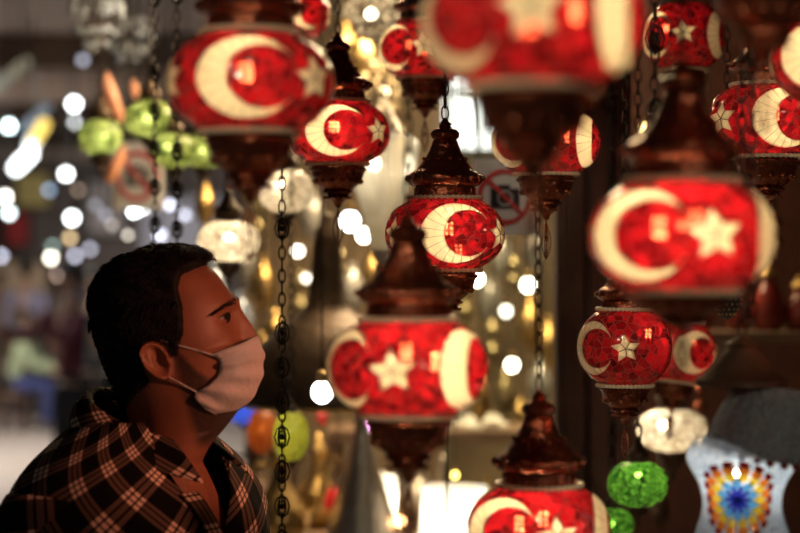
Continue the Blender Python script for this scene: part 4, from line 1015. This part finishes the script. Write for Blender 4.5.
# lips are left bare
beard *= 1-np.exp(-((lz+.071)/.007)**2-((lx-.105)/.02)**2)
at_ = bm_.attributes.new('beard', 'FLOAT', 'POINT'); at_.data.foreach_set('value', beard.astype(np.float32))
ms, nt, out = nodes('man skin'); N = nt.nodes.new; L = nt.links.new
b_ = N('ShaderNodeBsdfPrincipled'); L(b_.outputs[0], out.inputs[0]); b_.inputs['Roughness'].default_value = .48
b_.inputs['Subsurface Weight'].default_value = .12; b_.inputs['Subsurface Radius'].default_value = (.012, .004, .002); b_.inputs['Subsurface Scale'].default_value = .5
aa = N('ShaderNodeAttribute'); aa.attribute_name = 'beard'
tc = N('ShaderNodeTexCoord'); nz = N('ShaderNodeTexNoise'); nz.inputs['Scale'].default_value = 700; L(tc.outputs['Object'], nz.inputs['Vector'])
n2_ = N('ShaderNodeTexNoise'); n2_.inputs['Scale'].default_value = 40; L(tc.outputs['Object'], n2_.inputs['Vector'])
sk = N('ShaderNodeMix'); sk.data_type = 'RGBA'; L(n2_.outputs['Fac'], sk.inputs['Factor']); sk.inputs['A'].default_value = (.31, .115, .06, 1); sk.inputs['B'].default_value = (.40, .16, .085, 1)
mr = N('ShaderNodeMapRange'); L(nz.outputs['Fac'], mr.inputs[0]); mr.inputs[1].default_value = .3; mr.inputs[2].default_value = .6; mr.inputs[3].default_value = .7; mr.inputs[4].default_value = 1
mu = N('ShaderNodeMath'); mu.operation = 'MULTIPLY'; L(aa.outputs['Fac'], mu.inputs[0]); L(mr.outputs[0], mu.inputs[1])
mx = N('ShaderNodeMix'); mx.data_type = 'RGBA'; L(mu.outputs[0], mx.inputs['Factor']); L(sk.outputs['Result'], mx.inputs['A']); mx.inputs['B'].default_value = (.035, .02, .015, 1)
L(mx.outputs['Result'], b_.inputs['Base Color'])
bp_ = N('ShaderNodeBump'); bp_.inputs['Strength'].default_value = .15; bp_.inputs['Distance'].default_value = .002; L(nz.outputs['Fac'], bp_.inputs['Height']); L(bp_.outputs[0], b_.inputs['Normal'])
bm_.materials.clear(); bm_.materials.append(ms)

def headpart(mb, name, mat, parent=man, smooth=True, ang=60):
    mb.v = [toroot(pitch(p)) for p in mb.v]
    return mb.build(name, mat, parent, smooth, ang)
# eyes with lids, brows
for sd in (-1, 1):
    ec = (.0735, sd*.0325, .0385)
    eye = MB().sphere(ec, .0118, 20, 14)
    eo = headpart(eye, 'eye', pbr('eye white %d' % sd, (.26, .22, .20), .2))
    ir = MB(); R_ = .0119
    dirv = Vector((1, sd*.06, .02)).normalized(); q_ = dirv.to_track_quat('Z', 'Y').to_matrix()
    rows = [[tuple(Vector(ec)+q_ @ Vector((R_*1.01*math.sin(a)*math.cos(2*PI*k/20), R_*1.01*math.sin(a)*math.sin(2*PI*k/20), R_*1.01*math.cos(a)))) for k in range(20)] for a in (.02, .2, .36, .5)]
    ir.grid(rows, 0, True); headpart(ir, 'iris', pbr('dark brown iris %d' % sd, (.02, .01, .006), .05), eo)
    for nm, a0, a1 in (('upper_eyelid', .30, 1.5), ('lower_eyelid', -1.3, -.34)):
        rows = []
        for i in range(7):
            el = a0+(a1-a0)*i/6; row = []
            for k in range(17):
                az = -1.25+2.5*k/16
                e2 = el*(1-.95*(az/1.25)**2) if i in (0,) or i == 6 else el
                rr = .0130
                row.append((ec[0]+rr*math.cos(e2)*math.cos(az), ec[1]+rr*math.cos(e2)*math.sin(az), ec[2]+rr*math.sin(e2)))
            rows.append(row)
        lm = MB().grid(rows); o = headpart(lm, nm, ms)
        so = o.modifiers.new('t', 'SOLIDIFY'); so.thickness = .0012
    lash = MB()
    lash.tube([(ec[0]+.0136*math.cos(.30)*math.cos(a), ec[1]+.0136*math.cos(.30)*math.sin(a), ec[2]+.0136*math.sin(.30*(1-.95*(a/1.25)**2))) for a in np.linspace(-1.2, 1.2, 14)], .0008, 5)
    headpart(lash, 'eyelashes', M['black'])
    br = MB(); rnd = random.Random(3)
    for k in range(115):
        t = rnd.random(); th = sd*math.radians(14+ t*32); zc = .0545-.007*t**1.6+rnd.uniform(-.0034, .0034)*(1.1-t)**.7
        p = Vector(head_pt(zc, th)); dr = Vector((-.25, sd*.9, .35-.8*t)).normalized(); nrm = Vector((p.x, p.y*1.2, 0)).normalized()
        p0 = p-nrm*.0005; br.tube([p0, p0+dr*.005+nrm*.0016, p0+dr*.010+nrm*.001], [.0006, .0005, .0002], 3)
    headpart(br, 'eyebrow', pbr('dark brown brow hair %d' % sd, (.03, .016, .010), .7))
# hair
hairm = pbr('black hair', (.006, .005, .005), .7)
hairm.node_tree.nodes['Principled BSDF'].inputs['Specular IOR Level'].default_value = .3
def hx(z): return np.interp(z, [-.07, -.06, -.02, .0, .013, .035, .065, .09, .105, .112, .120, .128], [-.06, -.035, -.022, .012, .021, .033, .038, .037, .044, .075, .091, .11])
rndh = random.Random(11)
def hmask(p):
    x, y, z = p
    m = float(ss(np.array(hx(z)-x), -.003, .004))
    zl = np.interp(x, [-.09, -.07, -.025, 0], [-.050, -.040, -.016, -.010]); m *= float(ss(np.array(z), zl-.006, zl+.004)) if x < .005 else 1
    e = ((x+.008)/.022)**2+((z-.004)/.032)**2
    m *= float(ss(np.array(e), .85, 1.15))
    if z < .0 and x > -.018 and x < .03 and z < -.004: m = 0
    return m
zs2 = list(np.linspace(-.085, .10, 90))+list(np.linspace(.1025, .138, 24)); NH = 160; rows = []
roots = []
for z in zs2:
    row = []
    for j in range(NH):
        th = 2*PI*j/NH; p = Vector(head_pt(z, th, False)); pz = head_pt(z+.002, th, False); pt_ = head_pt(z, th+.02, False)
        nrm = (Vector(pt_)-p).cross(Vector(pz)-p); nrm = nrm.normalized() if nrm.length > 0 else Vector((0, 0, 1))
        if nrm.dot(p-Vector((0, 0, .03))) < 0: nrm = -nrm
        m = hmask(p)
        th_ = .006+.0085*float(ss(np.array(z), .03, .12))+.006*float(ss(np.array(p.x), .03, .09))*float(ss(np.array(z), .10, .125))
        th_ += .0016*math.sin(p.x*190+p.z*150)*math.sin(p.y*170)+.0008*rndh.uniform(-1, 1)
        row.append(tuple(p+nrm*(th_*m-.005*(1-m))))
        if m > .3: roots.append((p+nrm*th_*m*.72, nrm, z))
    rows.append(row)
hm = MB().grid(rows, 0, True); hm.f.append(tuple((len(zs2)-1)*NH+j for j in range(NH))); hm.m.append(0)
for p, nrm, z in rndh.sample(roots, min(6500, len(roots))):
    dirn = Vector((-.55+.9*float(ss(np.array(p.x), .0, .08))*float(ss(np.array(z), .09, .12)), .25*(1 if p.y > 0 else -1), -.75 if z < .08 else .25))+Vector([rndh.uniform(-.35, .35) for _ in range(3)])
    dirn = (dirn-nrm*dirn.dot(nrm)).normalized(); L_ = rndh.uniform(.008, .016) if z > .07 else rndh.uniform(.004, .008)
    hm.tube([p-nrm*.001, p+dirn*L_*.5+nrm*L_*.34, p+dirn*L_+nrm*L_*.36], [.0010, .0008, .0002], 3)
headpart(hm, 'hair', hairm, man, True, 80)
# face mask: midline and side edges measured on the head
mid = [(.1155, .004), (.1200, -.008), (.1200, -.022), (.1160, -.035), (.1105, -.050), (.1010, -.065), (.086, -.079), (.066, -.087), (.045, -.085)]
edg = [(.0616, -.0045), (.0650, -.012), (.0670, -.018), (.0640, -.028), (.0575, -.036), (.0440, -.040), (.0330, -.045), (.0228, -.051), (.0340, -.072)]
def edge_y(x, z):
    # skin width there plus a little
    w_ = sm(tabw, z); f = sm(tabf, z); k = max(0, min(.999, x/f)); n = 1.95
    return w_*(1-k**n)**(1/n)+.006+.006*g2((z+.018)/.018, (x-.07)/.028)
nv, nu = 46, 57; rows = []
for i in range(nv):
    v = i/(nv-1)*(len(mid)-1); a = np.arange(len(mid))
    def cs(tab, c): return float(np.mean([np.interp(v+o, a, [t[c] for t in tab]) for o in (-.3, 0, .3)]))
    mxx, mz, exx, ez = cs(mid, 0), cs(mid, 1), cs(edg, 0), cs(edg, 1); ey = max(.040, edge_y(exx, max(ez, -.075)))
    row = []
    for k in range(nu):
        t = (k/(nu-1)*2-1); an = abs(t)*PI/2
        c = math.cos(an); sn = math.sin(an)
        x = exx+(mxx-exx)*c**.85; y = -math.copysign(ey*sn**1.05, t) if t else 0; z = ez+(mz-ez)*c
        # pleats across, gathered at the ear loops
        pl = .0030*math.sin(i/(nv-1)*PI*9+.4)*(.35+.65*abs(t)) + .0010*math.sin(7*t+i*.5)*abs(t)
        nx, ny = c, -math.copysign(sn, t)
        # nose ridge and chin keep the cloth out in the middle
        row.append((x+nx*pl, y+ny*pl, z+.0010*math.sin(9*t+i*.3)*abs(t)))
    rows.append(row)
mk, nt, out = nodes('white mask cloth'); N = nt.nodes.new; L = nt.links.new
d1 = N('ShaderNodeBsdfDiffuse'); d1.inputs[0].default_value = (.90, .86, .82, 1); t1 = N('ShaderNodeBsdfTranslucent'); t1.inputs[0].default_value = (.7, .62, .56, 1)
x1 = N('ShaderNodeMixShader'); x1.inputs[0].default_value = .25; L(d1.outputs[0], x1.inputs[1]); L(t1.outputs[0], x1.inputs[2]); L(x1.outputs[0], out.inputs[0])
tc = N('ShaderNodeTexCoord'); nz = N('ShaderNodeTexNoise'); nz.inputs['Scale'].default_value = 55; nz.inputs['Detail'].default_value = 5; L(tc.outputs['Object'], nz.inputs['Vector'])
bp_ = N('ShaderNodeBump'); bp_.inputs['Strength'].default_value = .8; bp_.inputs['Distance'].default_value = .006; L(nz.outputs['Fac'], bp_.inputs['Height']); L(bp_.outputs[0], d1.inputs['Normal'])
mo = headpart(MB().grid(rows), 'face_mask', mk)
so = mo.modifiers.new('t', 'SOLIDIFY'); so.thickness = .0014
for q in (-1, 0): headpart(MB().tube([rows[q][k] for k in range(nu)], .0012, 5), 'hem', mk, mo)
for sd, ci in ((-1, nu-1), (1, 0)):
    a_ = Vector(rows[1][ci]); b2 = Vector(rows[36][ci])
    for e0, e1 in ((a_, Vector((.001, sd*.0815, .0305))), (b2, Vector((.000, sd*.081, -.018)))):
        pts = []
        for q in range(9):
            t = q/8; p = e0.lerp(e1, t)
            f_, w_ = sm(tabf, p.z), sm(tabw, p.z); kx = max(0, min(.99, p.x/f_)); yy = w_*(1-kx**2.0)**.5+.004
            p.y = sd*max(abs(p.y), yy); pts.append(p)
        headpart(MB().tube(pts, .0013, 6), 'ear_loop', mk, mo)
# ------------------------------------------------ plaid shirt
def plaid():
    m, nt, out = nodes('black and peach plaid flannel'); N = nt.nodes.new; L = nt.links.new
    b = N('ShaderNodeBsdfPrincipled'); L(b.outputs[0], out.inputs[0]); b.inputs['Roughness'].default_value = .9; b.inputs['Specular IOR Level'].default_value = .15
    uv = N('ShaderNodeUVMap'); uv.uv_map = 'cloth'; sp = N('ShaderNodeSeparateXYZ'); L(uv.outputs[0], sp.inputs[0])
    def math_(op, a, b_=None):
        n = N('ShaderNodeMath'); n.operation = op
        for i, q in enumerate((a, b_)):
            if q is None: continue
            if hasattr(q, 'type'): L(q, n.inputs[i])
            else: n.inputs[i].default_value = q
        return n.outputs[0]
    def stripes(s_):
        t = math_('FRACT', math_('DIVIDE', s_, .066)); acc = None
        for c, w_ in ((.30, .050), (.455, .058), (.61, .050)):
            q = math_('LESS_THAN', math_('ABSOLUTE', math_('SUBTRACT', t, c)), w_); acc = q if acc is None else math_('MAXIMUM', acc, q)
        return acc
    su, sv = stripes(sp.outputs[0]), stripes(sp.outputs[1])
    tw = N('ShaderNodeTexWave'); tw.inputs['Scale'].default_value = 260; tw.bands_direction = 'DIAGONAL'; L(uv.outputs[0], tw.inputs['Vector'])
    sm2 = math_('ADD', su, sv)
    cr = N('ShaderNodeValToRGB'); e = cr.color_ramp.elements
    e[0].position = 0; e[0].color = (.004, .004, .004, 1); e[1].position = 1; e[1].color = (.95, .72, .55, 1)
    x = e.new(.5); x.color = (.14, .09, .066, 1); L(math_('MULTIPLY', sm2, .5), cr.inputs[0])
    L(cr.outputs[0], b.inputs['Base Color'])
    bp = N('ShaderNodeBump'); bp.inputs['Strength'].default_value = .25; bp.inputs['Distance'].default_value = .002; L(tw.outputs['Fac'], bp.inputs['Height'])
    nz = N('ShaderNodeTexNoise'); nz.inputs['Scale'].default_value = 9; tc = N('ShaderNodeTexCoord'); L(tc.outputs['Object'], nz.inputs['Vector'])
    b2 = N('ShaderNodeBump'); b2.inputs['Strength'].default_value = .55; b2.inputs['Distance'].default_value = .03; L(nz.outputs['Fac'], b2.inputs['Height']); L(bp.outputs[0], b2.inputs['Normal']); L(b2.outputs[0], b.inputs['Normal'])
    return m
PL = plaid()
def cloth(rows, name, parent, closed=False, uoff=0, voff=0, rot=0, thick=.002, us=None):
    """grid with a metric UV so that the checks keep their size"""
    mb = MB().grid(rows, 0, closed); o = mb.build(name, PL, parent, True, 80); me = o.data
    ni, nj = len(rows), len(rows[0])
    R = np.array(rows); dv = np.linalg.norm(np.diff(R, axis=0), axis=2)
    jm = nj//4
    v = np.concatenate([[0], np.cumsum(dv.max(axis=1) if us is None else dv[:, jm])])
    ref = R[int(ni*.55)]; du = np.linalg.norm(np.diff(np.vstack([ref, ref[:1]]) if closed else ref, axis=0), axis=1); uu = np.concatenate([[0], np.cumsum(du)])
    lay = me.uv_layers.new(name='cloth'); k = 0
    for p in me.polygons:
        js = [vi % nj for vi in p.vertices]; wrap = closed and (0 in js and nj-1 in js)
        for li, vi in zip(p.loop_indices, p.vertices):
            i, j = divmod(vi, nj); jj = nj if (wrap and j == 0) else j
            a, b = uu[jj]+uoff, v[i]+voff
            if rot: a, b = a*math.cos(rot)-b*math.sin(rot), a*math.sin(rot)+b*math.cos(rot)
            lay.data[li].uv = (a, b)
    if thick: so = o.modifiers.new('t', 'SOLIDIFY'); so.thickness = thick; so.offset = 1
    return o
sz = [.020, .0, -.022, -.048, -.078, -.11, -.16, -.25, -.40, -.55, -.66]
sf_ = [.055, .068, .082, .096, .110, .120, .130, .135, .13, .132, .135]
sb_ = [.066, .082, .100, .112, .118, .122, .126, .122, .112, .12, .13]
sw_ = [.072, .094, .135, .180, .212, .230, .232, .212, .19, .19, .195]
ZS = np.linspace(.012, -.66, 110); NS = 120; rows = []
for z in ZS:
    g_ = lambda t: float(np.mean([np.interp(-(z+o), [-q for q in sz], t) for o in (-.012, -.006, 0, .006, .012)]))
    f, b, w_ = g_(sf_), g_(sb_), g_(sw_)
    op = np.interp(-z, [-.02, .0, .04, .09, .14, .66], [.72, .62, .40, .20, .03, .03])       # half angle of the open neck
    row = []
    for j in range(NS+1):
        th = op+(2*PI-2*op)*j/NS
        if z < -.14: th = op+(2*PI-1.6*op)*j/NS-.0
        c, s_ = math.cos(th), math.sin(th); n = 2.35
        k = (abs(c)**n+abs(s_)**n)**(-1/n); ax = f if c > 0 else b
        fold = 1+.010*math.sin(th*5+z*30)*float(ss(np.array(-z), .08, .3))+.006*math.sin(th*11-z*47)
        p = tor(ax*k*c*fold, w_*k*s_*fold, z); row.append(toroot(p))
    rows.append(row)
shirt = cloth(rows, 'shirt', man, False, 0, .012, -.55, .002, 1)
for sd in (-1, 1):                                                  # sleeves
    A0, A1, A2 = [Vector(q) for q in arms[sd]]; A0 = A0+Vector((0, -sd*.022, .016)); A1 = A1+Vector((0, sd*.012, 0)); path = []
    for i in range(40):
        t = i/39
        p = A0.lerp(A1, t*2) if t < .5 else A1.lerp(A2, (t-.5)*2*.93)
        path.append(p)
    for _ in range(6): path = [path[0]]+[(path[i-1]+path[i]*2+path[i+1])/4 for i in range(1, 39)]+[path[-1]]
    rows = []
    for i, p in enumerate(path):
        t = i/39; tg = (path[min(39, i+1)]-path[max(0, i-1)]).normalized(); e1 = Vector((1, 0, 0)); e1 = (e1-tg*e1.dot(tg)).normalized(); e2 = tg.cross(e1)
        r_ = float(np.interp(t, [0, .06, .2, .5, .8, 1], [.072, .078, .073, .060, .050, .043]))*(1+.02*math.sin(i*1.3))
        rows.append([toroot(tor(*(p+(e1*math.cos(2*PI*j/40)*1.05+e2*math.sin(2*PI*j/40))*r_*(1+.015*math.sin(3*2*PI*j/40+i*.5))))) for j in range(40)])
    cloth(rows, 'sleeve', shirt, True, .02, .03, .25)
# collar: stand and turned-down leaf around the neck
rows = []
NC = 70
for i in range(9):
    q = i/8; row = []
    for j in range(NC+1):
        s_ = j/NC*2-1; th = PI+s_*(PI-.42)                           # PI = nape
        back = (1-math.cos(th))/2                                     # 1 at nape, 0 in front
        tip = abs(s_)**6
        rt_ = .056+.020*(1-back); zt_ = -.012+.064*back**.8
        ro = rt_+.020+.014*(1-back)+.020*tip; zo = zt_-.036-.006*(1-back)-.012*tip
        if q < .2: rr, zz_ = rt_-.004+.02*q, zt_-.006+.03*q
        else:
            k = (q-.2)/.8; rr = rt_+(ro-rt_)*k+.006*math.sin(PI*k); zz_ = zt_+(zo-zt_)*k
        th2 = th-math.copysign(.10*tip*q, math.sin(th)) if False else th
        row.append(toroot(tor(rr*math.cos(th2)*1.05-.008+.022*tip*q, rr*math.sin(th2)*1.02, zz_)))
    rows.append(row)
col = cloth(rows, 'collar', shirt, False, .01, .0, .6, .0025)
# placket and buttons
rows = []; btn = []
for i in range(60):
    z = -.075-.57*i/59; f = float(np.interp(-z, [-q for q in sz], sf_)); op = float(np.interp(-z, [-.02, .0, .04, .09, .14, .66], [.72, .62, .40, .20, .03, .03]))
    row = []
    for j in range(7):
        b = (math.sin(op)*.19 if z > -.14 else .008)+(-.020+.034*j/6)+.004
        w_ = float(np.interp(-z, [-q for q in sz], sw_)); x = f*(1-min(.99, abs(b/w_))**2.35)**(1/2.35)
        row.append(toroot(tor(x+.0045+.001*math.sin(i*.8), b, z)))
    rows.append(row)
cloth(rows, 'placket', shirt, False, .013, .03, 0, .0025)
bmat = pbr('grey button', (.22, .2, .19), .3)
def button(a, b, z, nrm=(fx, fy, .25)):
    p = Vector(toroot(tor(a, b, z))); q_ = Vector(nrm).normalized().to_track_quat('Z', 'Y').to_matrix()
    mb = MB().lathe([(.0005, .0018), (.0035, .0014), (.0042, .0026), (.0056, .0022), (.0058, 0), (.0005, -.001)], 18); mb.v = [tuple(p+q_ @ Vector(v)) for v in mb.v]
    mb.build('button', bmat, shirt)
for z in (-.165, -.25, -.335, -.42): button(float(np.interp(-z, [-q for q in sz], sf_))+.009, .005, z)
button(.086, .052, -.066, (fx+.5*rx, fy+.5*ry, .45))
# trousers, shoes
mb = MB()
tvv = [tor(0, 0, -.60)]; tee = []; trr = [(.155, .145)]
for sd in (-1, 1):
    n0 = len(tvv); tvv += [tor(0, sd*.095, -.72), tor(.02, sd*.10, -1.06), tor(-.01, sd*.11, -1.40)]; trr += [.108, .08, .065]; tee += [(0, n0), (n0, n0+1), (n0+1, n0+2)]
V, Fc = skin(tvv, tee, trr, 2); V = [toroot(v) for v in V]; mb.add(V, Fc); mb.build('trousers', pbr('dark trousers', (.02, .022, .03), .8), man)
for sd in (-1, 1):
    c_ = [(*tor(-.06, sd*.11, -1.45), .045), (*tor(.03, sd*.118, -1.452), .044), (*tor(.13, sd*.13, -1.462), .036)]
    V, Fc = skin([q[:3] for q in c_], [(0, 1), (1, 2)], [q[3] for q in c_], 2); MB().add([toroot(v) for v in V], Fc).build('shoe', M['black'], man)
